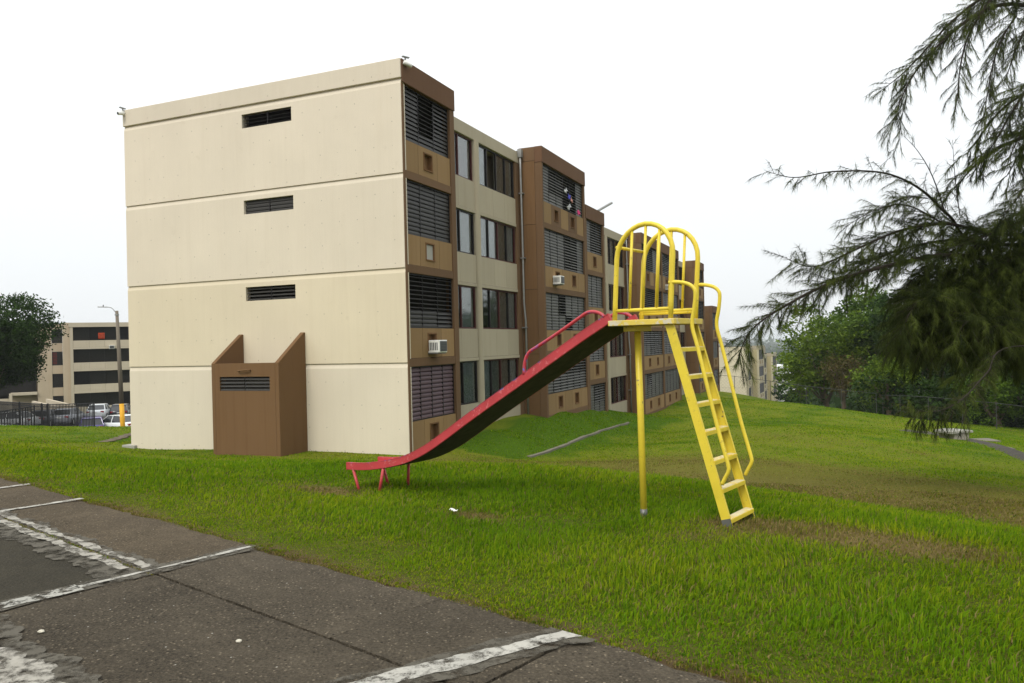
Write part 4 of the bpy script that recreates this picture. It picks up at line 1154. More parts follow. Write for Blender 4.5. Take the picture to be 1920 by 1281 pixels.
def broadleaf(name, pos, height, rx, crown_lo, label, mat, seed, nclump=5.0, nleaf=40, size=.22, spread=.42, group=None, lobes=9, trunk_r=.25):
    rng = np.random.default_rng(seed); rd = random.Random(seed)
    root = empty(name, pos); tag(root, label, 'tree', group)
    zc = (crown_lo+height)/2; hz = (height-crown_lo)/2
    cs, rs = [(0, 0, zc)], [(rx*.62, rx*.62, hz*.72)]
    for i in range(lobes):
        a = 6.283*i/lobes + rd.uniform(-.4, .4); e = rd.uniform(-.75, .85); q = rd.uniform(.45, .72)
        cs.append((rx*q*math.cos(a)*math.cos(e*.8), rx*q*math.sin(a)*math.cos(e*.8), zc+hz*.72*math.sin(e)))
        k = rd.uniform(.30, .46); rs.append((rx*k, rx*k, hz*k*1.05))
    V, Fq, col = leaf_cloud(cs, rs, nclump*1.3, nleaf, size*.72, spread, rng)
    np_mesh('crown', V, Fq, mat, root, col)
    mb = MB(); mb.tube([(0, 0, -.4), (.05*rx, 0, crown_lo*.5), (0, .04*rx, crown_lo+.3*hz), (0, 0, zc)], [trunk_r*1.3, trunk_r, trunk_r*.8, trunk_r*.45], 9)
    for i in range(1, min(7, len(cs))):
        c = cs[i]; mb.tube([(0, 0, crown_lo*.75+.1*i), (c[0]*.45, c[1]*.45, (crown_lo+c[2])*.5), c], [trunk_r*.5, trunk_r*.33, trunk_r*.12], 6)
    mb.build('trunk', M['bark'], root, None, True)
    return root

# ------------------------------------------------------------------ left background
# pale apartment block across the car park
LA = at(131, 640, 92); LDIR = math.atan2(.50, .86)
LB = Apartment('apartment_building', (LA.x, LA.y), LDIR, -7.6, 'pale four storey apartment block with dark window bands across the car park', dict(), False)
M['left_wall'] = wall('left_block_wall', (.47, .41, .31), streak=.1)
M['left_wall2'] = wall('left_block_side', (.44, .36, .26), streak=.1)
M['band_slat'] = plain('dark_band_slat', (.022, .021, .020), .5)
LROOF = 3.72
LLEN = 15.0
def lb(x0, x1, y0, y1, z0, z1, name, mat, parent=None): return LB.put(MB().box(x0, x1, y0, y1, z0, z1), name, mat, 0, parent)
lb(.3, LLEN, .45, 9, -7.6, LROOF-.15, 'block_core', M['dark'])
lb(-.1, LLEN, -.06, .45, LROOF-.52, LROOF, 'parapet', M['left_wall'])
lb(.0, .32, -.02, .6, -7.6, LROOF-.525, 'pier', M['left_wall'])
for k in range(4):
    zt = LROOF-.53-2.6*k; zw = zt-1.58
    xx = .325; nb = 0
    edges = [.325, 2.0, 3.6, 5.2, 6.8, 8.4, 10.0, 11.6, 13.2, 14.98]
    win = LB.put(MB().box(.325, LLEN, .33, .36, zw, zt), 'louvre_window', M['band_slat'])
    for q in range(len(edges)-1):
        tilt = random.choice((18, 18, 22, 60)); n = 12
        mb = MB(); mb.box(edges[q]-.02, edges[q]+.02, .22, .30, zw, zt); LB.put(mb, 'mullion', M['frame_black'], 0, win)
        for i in range(n):
            z = zt-(i+.5)*(zt-zw)/n; t_ = R(tilt)
            b = LB.bulk.setdefault('band_slat', (M['band_slat'], MB()))[1]
            b.obox(((edges[q]+edges[q+1])/2, .26, z), ((edges[q+1]-edges[q])/2-.03, 0, 0), (0, .004, 0), (0, -.062*math.sin(t_), .062*math.cos(t_)))
    for q in range(len(edges)-1):
        mb = MB(); mb.box(edges[q]+.006, edges[q+1]-.006, .0, .32, zw-.80, zw-.003); LB.put(mb, 'panel', M['left_wall'])
    lb(.325, LLEN, -.02, .32, zw-1.018, zw-.81, 'floor_band', M['left_wall'])
# flank and the set-back stair wing to the left
lb(-.75, -.002, .35, .9, -7.6, LROOF+.02, 'flank_panel', M['left_wall2'])
lb(-3.35, -.76, .9, 1.2, LROOF-.75, LROOF-.1, 'wing_parapet', M['left_wall2'])
for k in range(4):
    zt = LROOF-.75-2.6*k
    lb(-1.85, -.76, .95, 1.2, zt-2.6+.0, zt-1.62, 'wing_panel', M['left_wall2'])
    lb(-3.35, -1.86, .9, 1.2, zt-2.598, zt-.003, 'wing_panel', M['left_wall2'])
    wn = lb(-1.85, -.76, 1.10, 1.13, zt-1.615, zt-.004, 'louvre_window', M['band_slat'])
    if k == 1: lb(-1.80, -1.35, 1.06, 1.09, zt-1.55, zt-.05, 'curtain', plain('red_curtain', (.16, .02, .012), .9), wn)
    for i in range(9): lb(-1.8, -.8, 1.05, 1.09, zt-1.55+.17*i, zt-1.46+.17*i, 'slat', M['band_slat'] if k else M['slat'], wn)
# stair hall with canopy and balcony parapets under the tree
lb(-9.2, -3.4, 2.0, 8, -7.6, LROOF-.2, 'stair_core', M['left_wall2'])
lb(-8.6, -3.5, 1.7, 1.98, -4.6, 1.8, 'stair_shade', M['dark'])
lb(-6.0, -3.38, .7, 1.9, -4.55, -4.25, 'canopy', M['left_wall'])
lb(-6.15, -5.85, .6, .9, -7.6, -4.3, 'column', M['left_wall'])
lb(-18, -6.2, 1.3, 1.6, -6.2, -4.9, 'balcony_parapet', M['left_wall'])
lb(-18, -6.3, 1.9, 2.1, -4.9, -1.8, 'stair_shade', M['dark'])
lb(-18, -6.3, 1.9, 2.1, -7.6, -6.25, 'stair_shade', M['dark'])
LB.finish()
def lb_world(x, y, z):
    c, s_ = math.cos(LDIR), math.sin(LDIR); return Vector((LA.x+c*x-s_*y, LA.y+s_*x+c*y, z))
ac_unit(lb_world(4.35, -.05, .56), LDIR, 'white window air conditioner on the pale block across the car park', 1.15)
# orange towel in its top window
mb = MB()
for i in range(7):
    for j in range(5): mb.v.append((.7*(i/6-.5), -.03*math.sin(i*1.9+j), -.75*j/4))
for i in range(6):
    for j in range(4): a = i*5+j; mb.f.append((a, a+1, a+6, a+5))
o = mb.build('hanging_cloth', plain('orange_cloth', (.32, .040, .010), .9), None, lb_world(3.3, .20, 2.50), True); o.rotation_euler = (0, 0, LDIR)
o.modifiers.new('thick', 'SOLIDIFY').thickness = .01; tag(o, 'orange towel hanging in the top window of the pale block', 'clothing')
# ramp walls between car park and stair hall
for (a, b) in (((62, 752, 80), (112, 763, 74)), ((88, 748, 84), (140, 760, 77))):
    p, q = at(*a), at(*b); d = (q-p); d.z = 0; d.normalize(); sd = Vector((-d.y, d.x, 0))*.12
    mb = MB(); n_ = len(mb.v)
    for e, zt in ((p, p.z), (q, q.z)):
        for sg in (-1, 1):
            c = e+sd*sg; mb.v += [(c.x, c.y, zt), (c.x, c.y, -7.5)]
    mb.f += [(0, 2, 6, 4), (0, 4, 5, 1), (2, 3, 7, 6), (0, 1, 3, 2), (4, 6, 7, 5), (1, 5, 7, 3)]
    o = mb.build('ramp_wall', M['left_wall']); tag(o, 'sloping pale ramp wall ' + ('nearer the black fence' if a[0] == 62 else 'further back by the stair hall'), 'wall', 'ramp walls')
# street lamp on a wooden pole
lp = at(231, 800, 50); lz = gz(lp.x, lp.y); lamp = empty('street_lamp', (lp.x, lp.y, lz)); tag(lamp, 'leaning wooden pole street lamp with yellow painted foot by the car park', 'street lamp')
tp = at(219, 583, 50) - Vector((lp.x, lp.y, lz)); bt = Vector((0, 0, -.3)); tp.y = 0
yf = (at(229, 757, 50)-Vector((lp.x, lp.y, lz))); yf.y = 0; yf.x = tp.x*yf.z/tp.z
MB_ = MB().tube([bt, yf], [.150, .138], 14); MB_.build('painted_foot', M['safety'], lamp, None, True)
MB().tube([yf, tp*.5+yf*.5, tp], [.138, .118, .092], 14).build('pole', M['wood_pole'], lamp, None, True)
arm = [tp+Vector((.0, -.05, -.22)), tp+Vector((-.14, -.05, .02)), tp+Vector((-.33, -.05, .20)), tp+Vector((-.62, -.05, .26))]
MB().tube(smooth_path(arm, 5), .026, 8).build('arm', M['pipe'], lamp, None, True)
mb = MB(); mb.tube([tp+Vector((0, 0, -.30)), tp+Vector((0, 0, -.20))], .125, 12); mb.build('clamp', M['pipe'], lamp)
mb = MB(); hp_ = tp+Vector((-.88, -.05, .265)); mb.obox(hp_, (.28, 0, -.01), (0, .10, 0), (0, 0, .028)); hd = bevel(mb.build('lamp_head', M['pipe'], lamp), .02)
mb = MB(); mb.tube([hp_+Vector((.05, 0, .03)), hp_+Vector((.05, 0, .13))], [.035, .03], 10); mb.build('photocell', M['grille'], hd)
# black iron fence in front of the car park, with a sloping stair rail
def iron_fence(p0, p1, h, label, gap=.135):
    a = Vector((p0[0], p0[1], 0)); b = Vector((p1[0], p1[1], 0)); L = (b-a).length; d = (b-a)/L
    z0 = p0[2]; z1 = p1[2]
    r = empty('iron_fence', (a.x, a.y, z0)); tag(r, label, 'fence', 'black iron fences')
    pt = lambda s, h_: Vector((d.x*s, d.y*s, (z1-z0)*s/L+h_))
    for hh in (.12, h-.16, h):
        MB().tube([pt(0, hh), pt(L, hh)], .022, 6).build('rail', M['iron'], r)
    n = int(L/gap); bm_ = MB().box(-.017, .017, -.017, .017, .02, h).mesh('bar'); bm_.materials.append(M['iron'])
    for i in range(n+1):
        post = i % 20 == 0 or i == n
        if post: MB().box(-.03, .03, -.03, .03, -.5, h+.06).build('post', M['iron'], r, pt(L*i/n, 0))
        else:
            o = bpy.data.objects.new('bar', bm_); COL.objects.link(o); o.parent = r; o.location = pt(L*i/n, 0)
def fpt(px, d, ytop, h): p = at(px, ytop, d); return (p.x, p.y, p.z-h)
iron_fence(fpt(90, 47, 758.5, 1.5), fpt(176, 45, 756.5, 1.5), 1.5, 'black iron fence section beside the parked white sedan')
iron_fence(fpt(-40, 52, 750.5, 1.5), fpt(89, 47.2, 758.5, 1.5), 1.5, 'black iron fence section at the left edge under the tree')
iron_fence(fpt(-45, 42, 778, 1.15), fpt(64, 43, 762, 1.15), 1.15, 'sloping black iron stair railing in front of the left fence')
# tree at the left edge
p = at(-24, 760, 66); broadleaf('leafy_tree', (p.x, p.y, gz(p.x, p.y)), 11.9, 5.2, 2.2, 'dense dark green tree at the left edge before the pale block', M['leaf_dark'], 5, 16, 34, .17, .34, None, 14, .3)

# ------------------------------------------------------------------ cars
def car(pos, rz, paint, label, hatch=False, seed=0):
    r = empty('parked_car', pos, rz); tag(r, label, 'car', 'cars in the car park')
    # stations: x (rear -> front), half width, z bottom, z belt
    st = [(-2.18, .62, .42, .70), (-2.15, .76, .32, .88), (-1.9, .83, .24, .97), (-1.0, .87, .22, .94), (0, .88, .22, .91), (1.0, .87, .22, .90), (1.75, .84, .24, .80), (2.12, .74, .32, .66), (2.2, .60, .42, .56)]
    if hatch: st = [(-1.92, .64, .42, .74), (-1.88, .78, .32, .95), (-1.6, .83, .24, .99), (-1.0, .86, .22, .97), (0, .87, .22, .93), (.9, .86, .22, .92), (1.6, .83, .24, .82), (1.95, .74, .32, .66), (2.03, .60, .42, .56)]
    mb = MB(); K = 10
    for x, hw, z0, z1 in st:
        zm = (z0+z1)/2
        for yy, zz in ((-hw*.86, z0), (hw*.86, z0), (hw*.98, z0+.10), (hw, zm), (hw*.985, z1-.08), (hw*.90, z1), (-hw*.90, z1), (-hw*.985, z1-.08), (-hw, zm), (-hw*.98, z0+.10)): mb.v.append((x, yy, zz))
    for i in range(len(st)-1):
        for k in range(K): a = i*K+k; b = i*K+(k+1) % K; mb.f.append((a, b, b+K, a+K))
    mb.f.append(tuple(range(K-1, -1, -1))); e = (len(st)-1)*K; mb.f.append(tuple(range(e, e+K)))
    body = mb.build('body', paint, r, None, True)
    xr0, xr1, xf1, xf0 = (-1.78, -1.05, .35, 1.08) if not hatch else (-1.78, -1.42, .30, 1.02)
    zt = 1.44 if not hatch else 1.50; zb = .90; wb, wt = .79, .60
    g = MB(); q = [(xr0, wb, zb), (xr1, wt, zt-.03), (xf1, wt, zt-.03), (xf0, wb, zb)]
    for x, w_, z in q: g.v += [(x, -w_, z), (x, w_, z)]
    g.f += [(0, 2, 3, 1), (2, 4, 5, 3), (4, 6, 7, 5), (0, 6, 4, 2), (1, 3, 5, 7), (0, 1, 7, 6)]
    gl_ = g.build('windows', M['car_glass'], r)
    rf = MB(); n_ = 0
    for x, w_, z in ((xr1-.08, wt+.03, zt-.04), (xr1+.15, wt+.035, zt+.015), (xf1-.2, wt+.035, zt+.015), (xf1+.08, wt+.03, zt-.04)):
        rf.v += [(x, -w_, z-.03), (x, w_, z-.03), (x, w_*.93, z), (x, -w_*.93, z)]
    for i in range(3):
        for k in range(4): a = i*4+k; b = i*4+(k+1) % 4; rf.f.append((a, b, b+4, a+4))
    rf.f += [(3, 2, 1, 0), (12, 13, 14, 15)]; rf.build('roof', paint, r, None, False)
    for sy in (-1, 1):
        for (xa, za, xb, zb2) in ((xr0, .90, xr1, zt-.03), (xf0, .90, xf1, zt-.03), (-.25, .90, -.28, zt-.03)):
            mb = MB(); mb.tube([(xa, sy*wb*1.005, za), (xb, sy*wt*1.02, zb2)], .04, 5); mb.build('pillar', paint, r)
        for xw in (-1.28, 1.32) if not hatch else (-1.18, 1.22):
            mb = MB(); mb.tube([(xw, sy*.70, .31), (xw, sy*.885, .31)], .31, 18); wh = mb.build('wheel', M['tyre'], r)
            mb = MB(); mb.tube([(xw, sy*.87, .31), (xw, sy*.895, .31)], .19, 12); mb.build('rim', M['pipe'], wh)
        xe = st[0][0]+.02
        mb = MB(); mb.obox((xe+.08, sy*.62, .80), (.09, sy*.02, 0), (0, .14, 0), (0, 0, .085)); bevel(mb.build('tail_light', M['tail'], r), .02)
        mb = MB(); mb.obox((st[-1][0]-.16, sy*.58, .62), (.12, 0, .02), (0, .15, 0), (0, 0, .07)); bevel(mb.build('headlight', M['lamp_glass'], r), .02)
        mb = MB(); mb.obox((.72, sy*.95, .98), (.05, 0, 0), (0, .09, 0), (0, 0, .06)); bevel(mb.build('mirror', paint, r), .02)
    mb = MB(); mb.box(st[0][0]-.035, st[0][0]+.0, -.62, .62, .40, .56); bevel(mb.build('bumper', paint, r), .02)
    mb = MB(); mb.box(st[0][0]-.012, st[0][0]+.06, -.16, .16, .70, .80); mb.build('number_plate', M['white_paint'], r)
    return r
def car_paint(name, col): 
    n = N(name); p = n.bsdf(col, .28, None, .1, .5); p.inputs['Coat Weight'].default_value = .6; return n.m
M['car_glass'] = car_paint('car_glass', (.012, .014, .016)); M['tyre'] = plain('tyre', (.018, .018, .018), .8); M['tail'] = car_paint('tail_light', (.30, .015, .02)); M['lamp_glass'] = car_paint('lamp_glass', (.5, .5, .5))
cw_, cbk, cpu, cgr, crd = car_paint('white_car', (.68, .70, .70)), car_paint('black_car', (.014, .015, .022)), car_paint('purple_car', (.045, .030, .16)), car_paint('grey_car', (.30, .31, .34)), car_paint('red_car', (.22, .02, .025))
def cput(px, ytop, d, rz, paint, label, hatch=False, h=1.45):
    p = at(px, ytop, d); z = p.z-h
    car((p.x, p.y, z), R(rz), paint, label, hatch)
    return z
cput(186, 757, 76, 108, cw_, 'white sedan seen from behind between the fence and the black car')
cput(228, 757, 78, 108, cbk, 'black car parked right of the white sedan near the lamp', True, 1.5)
cput(222, 777.5, 60, 152, cw_, 'nearer white sedan parked at the foot of the street lamp')
cput(172, 781, 60, 118, cpu, 'purple hatchback in front of the white sedan', True, 1.5)
cput(128, 765, 70, 100, cgr, 'grey sedan half hidden behind the black iron fence')
cput(84, 768, 68, 100, cbk, 'black sedan behind the middle of the iron fence')
cput(18, 772, 64, 175, cw_, 'white car behind the fence at the left edge')

# ------------------------------------------------------------------ right background
RA = at(1402.5, 690, 110)
PALE = dict(pier=wall('pale_pier', (.47,.43,.30)), parapet=wall('pale_parapet', (.40,.36,.24)), parapet_side=M['beige'], band=M['beige'], panel=wall('pale_panel', (.46,.41,.28)), panel2=M['beige'], niche=M['tan'], side=wall('ochre_side', (.40,.35,.20)), beige=M['beige'], corner=M['beige'], slat=M['slat'])
M['pale_end'] = wall('pale_end_wall', (.56, .50, .37), streak=.06)
RDZ = -9.14      # its roof stands below eye level
rb = Apartment('apartment_building', (RA.x, RA.y), ANG-.04, -13.0, 'distant beige apartment block beyond the crest of the lawn', PALE, False)
def rput(x0, x1, y0, y1, z0, z1, name, mat): return rb.put(MB().box(x0, x1, y0, y1, z0, z1), name, mat)
rput(-.03, .2, 0, 10.4, -1.83, -1.27, 'parapet', M['pale_end'])
for k in range(4):
    z1 = -1.845-2.6*k; rput(0, .2, 0, 10.4, z1-2.585, z1, 'wall_panel', M['pale_end'])
    for yy in (3.7,):
        v_ = rput(-.02, -.003, 4.35, 5.4, z1-.62, z1-.25, 'vent', M['dark'])
        for i in range(3): rb.put(MB().box(-.05, -.022, 4.37, 5.38, z1-.60+.12*i, z1-.55+.12*i), 'slat', M['slat'], 0, v_).location = (0, 0, 0)
rput(.25, 30, 1.5, 10.3, -13, -1.6, 'roof_mass', M['beige'])
rb.bay(0, 3.14, RDZ, 4, cols=3, zbot=-13)
rb.recess(3.14, 10.77, RDZ, 4, .95, None, -13)
rb.bay(10.77, 16.42, RDZ, 4, cols=4, niches=2, side=.95, zbot=-13)
rb.bay(16.5, 19.5, RDZ-1.5, 4, cols=3, zbot=-14)
rb.recess(19.5, 27.3, RDZ-1.5, 4, .95, None, -14)
rb.bay(27.3, 33, RDZ-1.5, 4, cols=4, niches=2, side=.95, zbot=-14)
rb.finish()
fp_ = Vector((RA.x, RA.y, 0)) + Vector((*(D2*14), 0)) - Vector((*(N2*1.5), 0))
fl2 = empty('roof_lamp', (fp_.x, fp_.y, -1.35)); tag(fl2, 'thin lamp post on the roof of the distant beige block', 'roof lamp')
MB().tube([(0, 0, 0), (0, 0, .42), (.12, 0, .5)], .04, 6).build('post', M['pipe'], fl2)
MB().obox((.35, 0, .54), (.24, 0, .05), (0, .1, 0), (0, 0, .03)).build('lamp_head', M['pipe'], fl2)
M['white_wall'] = wall('white_house_wall', (.62, .62, .60), streak=.05); M['roof_white'] = wall('white_roof', (.66, .66, .66)); M['roof_grey'] = wall('grey_roof', (.36, .35, .34)); M['roof_rust'] = wall('rust_roof', (.30, .17, .11))
def house(pos, rz, w_, l_, h_, roof, label, group, gable=True, storeys=1):
    r = empty('house', pos, rz); tag(r, label, 'house', group)
    MB().box(-l_/2, l_/2, -w_/2, w_/2, -3, h_).build('wall', M['white_wall'], r)
    mb = MB(); e = .4
    if gable:
        mb.prism([(-w_/2-e, h_+.01), (w_/2+e, h_+.01), (0, h_+w_*.26)], -l_/2-e, l_/2+e, lambda p, t: (t, p[0], p[1]))
    else: mb.box(-l_/2-.2, l_/2+.2, -w_/2-.2, w_/2+.2, h_+.01, h_+.5)
    mb.build('roof', roof, r)
    for s_ in range(storeys):
        for i in range(max(2, int(l_/3))):
            x = -l_/2 + (i+.5)*l_/max(2, int(l_/3)); z = h_*(s_+.5)/storeys
            for sy in (-1, 1): MB().box(x-.6, x+.6, sy*(w_/2+.03)-.02, sy*(w_/2+.03)+.02, z-.6, z+.6).build('window', M['frame_black'], r)
    for sx in (-1, 1): MB().box(sx*(l_/2+.03)-.02, sx*(l_/2+.03)+.02, -.7, .7, h_*.35, h_*.75).build('window', M['frame_black'], r)
    return r
p = at(1449, 712, 150); house((p.x, p.y, p.z-4), R(30), 8, 11, 6.2, M['roof_white'], 'white two storey house just right of the distant beige block', None, False, 2)
# houses of the town on the plain
rd = random.Random(3); TOWN = []
for i in range(46):
    px = 1395 + 75*rd.random(); d = rd.uniform(650, 2300); 
    x = (px-960)/FPX*d; y = d; g = gz(x, y)
    sc_ = rd.uniform(.8, 1.5)
    house((x, y, g), R(rd.uniform(0, 180)), 12*sc_, 22*sc_, 6*sc_, rd.choice((M['roof_white'], M['roof_white'], M['roof_grey'], M['roof_rust'])), 'one of the tiny pale town buildings on the hazy plain', 'town buildings on the plain', rd.random() < .5)
tw = at(1356.5, 634, 1500); g = gz(tw.x, tw.y)
r = empty('tower_block', (tw.x, tw.y, g)); tag(r, 'hazy grey tower block on the horizon beside the yellow ladder rail', 'tower')
MB().box(-4.2, 4.2, -5, 5, -2, tw.z-g).build('wall', M['roof_grey'], r)
MB().box(-1.8, 1.8, -2, 2, tw.z-g, tw.z-g+2).build('roof_plant', M['roof_grey'], r)
for i in range(12):
    MB().box(-4.0, 4.0, -5.06, -5.01, 2+i*3.2, 3.4+i*3.2).build('window_band', M['dark'], r)
# woodland masses (one reads them only as a whole)
rng = np.random.default_rng(77); cs, rs = [], []
for i in range(420):
    d = 140*math.exp(rd.uniform(0, 2.75)); px = 1330 + 640*rd.random()**1.2
    x = (px-960)/FPX*d; r_ = (4+rd.random()*3)*(1+d/700)
    if abs(px-1400) < 75 and d < 320: continue
    cs.append((x, d, gz(x, d)+r_*.45)); rs.append((r_*1.5, r_*1.5, r_*.8))
Vs = []; Cs = []
for c, r_ in zip(cs, rs):
    V, Fq, col = leaf_cloud([c], [r_], 40/(r_[0]*r_[0]), 5, .22*r_[0], .35*r_[0], rng)
    Vs.append(V); Cs.append(col)
V = np.concatenate(Vs); col = np.concatenate(Cs)
o = np_mesh('woodland', V, np.arange(len(V)).reshape(-1, 4), M['leaf_dark'], colors=col); tag(o, 'far dark woodland covering the slopes and plain', 'woodland', kind='stuff')

# chain-link fences
M['wire'] = plain('galvanised_wire', (.075, .078, .075), .6, .2)
def chain_fence(pts, h, label, step=2.6, dia=.26, wr=.0022):
    """pts: plan points; posts, top rail and a woven mesh following the ground"""
    P = [Vector((p[0], p[1], 0)) for p in pts]; z0 = gz(P[0].x, P[0].y)
    r = empty('chain_link_fence', (P[0].x, P[0].y, z0)); tag(r, label, 'fence', 'chain link fences')
    S = [0]; 
    for a, b in zip(P[:-1], P[1:]): S.append(S[-1]+(b-a).length)
    def pos(s, hh):
        for i in range(len(P)-1):
            if s <= S[i+1] or i == len(P)-2:
                p = P[i].lerp(P[i+1], (s-S[i])/(S[i+1]-S[i])); break
        return Vector((p.x-P[0].x, p.y-P[0].y, gz(p.x, p.y)-z0+hh))
    n = int(S[-1]/step); pm = MB().tube([(0, 0, -.4), (0, 0, h+.04)], .022, 7).mesh('post'); pm.materials.append(M['wire'])
    knots = [pos(S[-1]*i/n, 0) for i in range(n+1)]
    for k in knots:
        o = bpy.data.objects.new('post', pm); COL.objects.link(o); o.parent = r; o.location = k
    MB().tube([k+Vector((0, 0, h)) for k in knots], .016, 6).build('top_rail', M['wire'], r, None, True)
    mb = MB(); 
    for i in range(n):
        a, b = knots[i], knots[i+1]; L = (b-a).length; m_ = int(L/dia); d = (b-a)/L
        k = int(h/dia)+1
        for q in range(-k, m_+1):
            for sg in (0, 1):
                s0, s1 = q*dia, q*dia+h
                e0, e1 = max(s0, 0), min(s1, L)
                if e1 <= e0: continue
                z_0, z_1 = (e0-s0), (e1-s0)
                if sg: z_0, z_1 = h-z_0, h-z_1
                p0 = a+d*e0+Vector((0, 0, z_0)); p1 = a+d*e1+Vector((0, 0, z_1)); up = Vector((0, 0, wr*1.4))
                v = len(mb.v); mb.v += [tuple(p0-up), tuple(p0+up), tuple(p1+up), tuple(p1-up)]; mb.f.append((v, v+1, v+2, v+3))
    o = mb.build('wire_mesh', M['wire'], r); o['kind'] = 'stuff'
def xy(px, d): return ((px-960)/FPX*d, d)
chain_fence([xy(1310, 62), xy(1400, 61), xy(1450, 60.5), xy(1540, 60), xy(1640, 60)], 1.7, 'chain link fence along the crest before the distant beige block')
chain_fence([xy(1652, 62), xy(1700, 58), xy(1760, 56), xy(1830, 53), xy(1930, 49), xy(2060, 44), xy(2200, 38)], 1.7, 'chain link fence below the dark trees at the right edge')

# broadleaf trees beyond the fence
def bt(px, d, h, rx, lo, label, mat, seed, **kw):
    x, y = xy(px, d); broadleaf('leafy_tree', (x, y, gz(x, y)-.2), h, rx, lo, label, M[mat], seed, group='trees beyond the chain link fence', **kw)
bt(1612, 84, 16.2, 4.4, 4.0, 'tallest green tree in the clump beyond the fence', 'leaf_mid', 21, nclump=5.5, size=.26, spread=.45)
bt(1545, 78, 12.0, 4.6, 1.6, 'bright green spreading tree left of the tallest one', 'leaf_bright', 22, nclump=5.5, size=.24)
bt(1503, 82, 10.6, 3.0, .8, 'loose pale green tree at the left end of the clump', 'leaf_bright', 23, nclump=4.0, size=.20, spread=.5)
bt(1578, 72, 6.2, 2.0, 1.4, 'brownish half bare tree in front of the clump', 'leaf_dry', 24, nclump=6.0, size=.16, spread=.5)
bt(1675, 76, 13.6, 4.6, 1.6, 'rounded green tree right of the tallest one', 'leaf_mid', 25, nclump=5.5, size=.25)
bt(1662, 64, 5.9, 2.3, .6, 'low bright green bushy tree beside the fence corner', 'leaf_bright', 26, nclump=7, size=.16, spread=.35)
bt(1740, 70, 13.5, 5.0, 1.4, 'dark tree behind the casuarina left of the fence bend', 'leaf_dark', 27, nclump=5, size=.26)
bt(1830, 64, 13.5, 5.0, 1.2, 'dark tree behind the casuarina over the fence', 'leaf_dark', 28, nclump=5, size=.26)
bt(1930, 58, 13.0, 5.2, 1.0, 'dark tree at the right edge behind the fence', 'leaf_dark', 29, nclump=5, size=.26)
bt(1865, 56, 4.6, 2.6, .3, 'leafy green shrub against the fence under the dark trees', 'leaf_mid', 30, nclump=7, size=.15, spread=.35)
bt(2080, 50, 12.5, 5.0, 1.0, 'outermost dark tree beyond the right edge', 'leaf_dark', 31, nclump=4, size=.28)

# undergrowth that closes the view below the crowns
cs, rs = [], []
for i in range(120):
    px = 1462 + 760*rd.random(); d = rd.uniform(66, 100) if px < 1660 else rd.uniform(58, 92)
    x, y = xy(px, d); r_ = rd.uniform(.7, 1.4) if px < 1660 else rd.uniform(1.1, 2.4); cs.append((x, y, gz(x, y)+r_*.6)); rs.append((r_*1.2, r_*1.2, r_))
V, Fq, col = leaf_cloud(cs, rs, 7, 16, .20, .38, np.random.default_rng(91))
o = np_mesh('undergrowth', V, Fq, M['leaf_dark'], colors=col); tag(o, 'dark tangled undergrowth below the trees behind the fence', 'undergrowth', kind='stuff')

# ------------------------------------------------------------------ casuarina
CX, CY = 12.6, 16.2; CG = gz(CX, CY)
cas = empty('casuarina_tree', (CX, CY, CG)); tag(cas, 'large dark casuarina with drooping feathery branches overhanging from the right', 'tree')
crng = np.random.default_rng(5); cr = random.Random(9)
wood = MB(); TW = []; NB = []; ND = []; NL = []; NW = []; NT = []
def grow(path, r0, r1, dens=1.0, blen=(.45, 1.1), start=.12, needle=(.09, .19), width=.0052, droop=.35, tuft=9):
    tuft = int(tuft*1.12)
    P = smooth_path(path, 7); K = len(P)
    wood.tube(P, [r0+(r1-r0)*i/(K-1) for i in range(K)], 6)
    S = [0.0]
    for a, b in zip(P[:-1], P[1:]): S.append(S[-1]+(b-a).length)
    tot = S[-1]; n = int(tot*9*dens); j = 0
    for q in range(n):
        s = tot*(start+(1-start)*(q+cr.random())/n)
        while j < K-2 and S[j+1] < s: j += 1
        while j > 0 and S[j] > s: j -= 1
        f = (s-S[j])/max(1e-6, S[j+1]-S[j]); p = P[j].lerp(P[j+1], f); t = (P[j+1]-P[j]).normalized()
        rad = Vector((cr.gauss(0, 1), cr.gauss(0, 1), cr.gauss(0, .7))); rad -= t*rad.dot(t); rad.normalize()
        d = (t*cr.uniform(.5, 1.1) + rad*cr.uniform(.4, .9)).normalized()
        tone = cr.random()**1.3
        L = cr.uniform(*blen)*(1-.45*(s/tot)); m_ = max(3, int(L/.055)); x = p.copy(); pts = [p.copy()]
        for i in range(m_):
            d = (d + Vector((cr.gauss(0, .10), cr.gauss(0, .10), -droop*.13+cr.gauss(0, .07)))).normalized(); x = x + d*(L/m_); pts.append(x.copy())
            k = tuft if i > m_*.15 else tuft//2
            nd = np.array(d)*.75 + crng.normal(size=(k, 3))*.42 + np.array([0, 0, -droop])
            nd /= np.linalg.norm(nd, axis=1)[:, None]
            NT.append(np.full(k, tone)); NB.append(np.repeat(np.array([x]), k, 0) - nd*.01); ND.append(nd); NL.append(crng.uniform(needle[0], needle[1], k)); NW.append(np.full(k, width))
        wood.tube(pts[::5] + [pts[-1]], .0042, 3, False)
def cp_(l): return [at(*a) for a in l]
TR = lambda h, px=0: Vector((CX, CY, CG+h))
TRUNK = [Vector((CX, CY, CG-.3)), Vector((CX+.1, CY, CG+3)), Vector((CX-.1, CY+.1, CG+7)), Vector((CX+.1, CY, CG+11)), Vector((CX, CY, CG+15))]
tk = MB().tube(smooth_path(TRUNK, 6), [.34-.011*i for i in range(25)], 12)
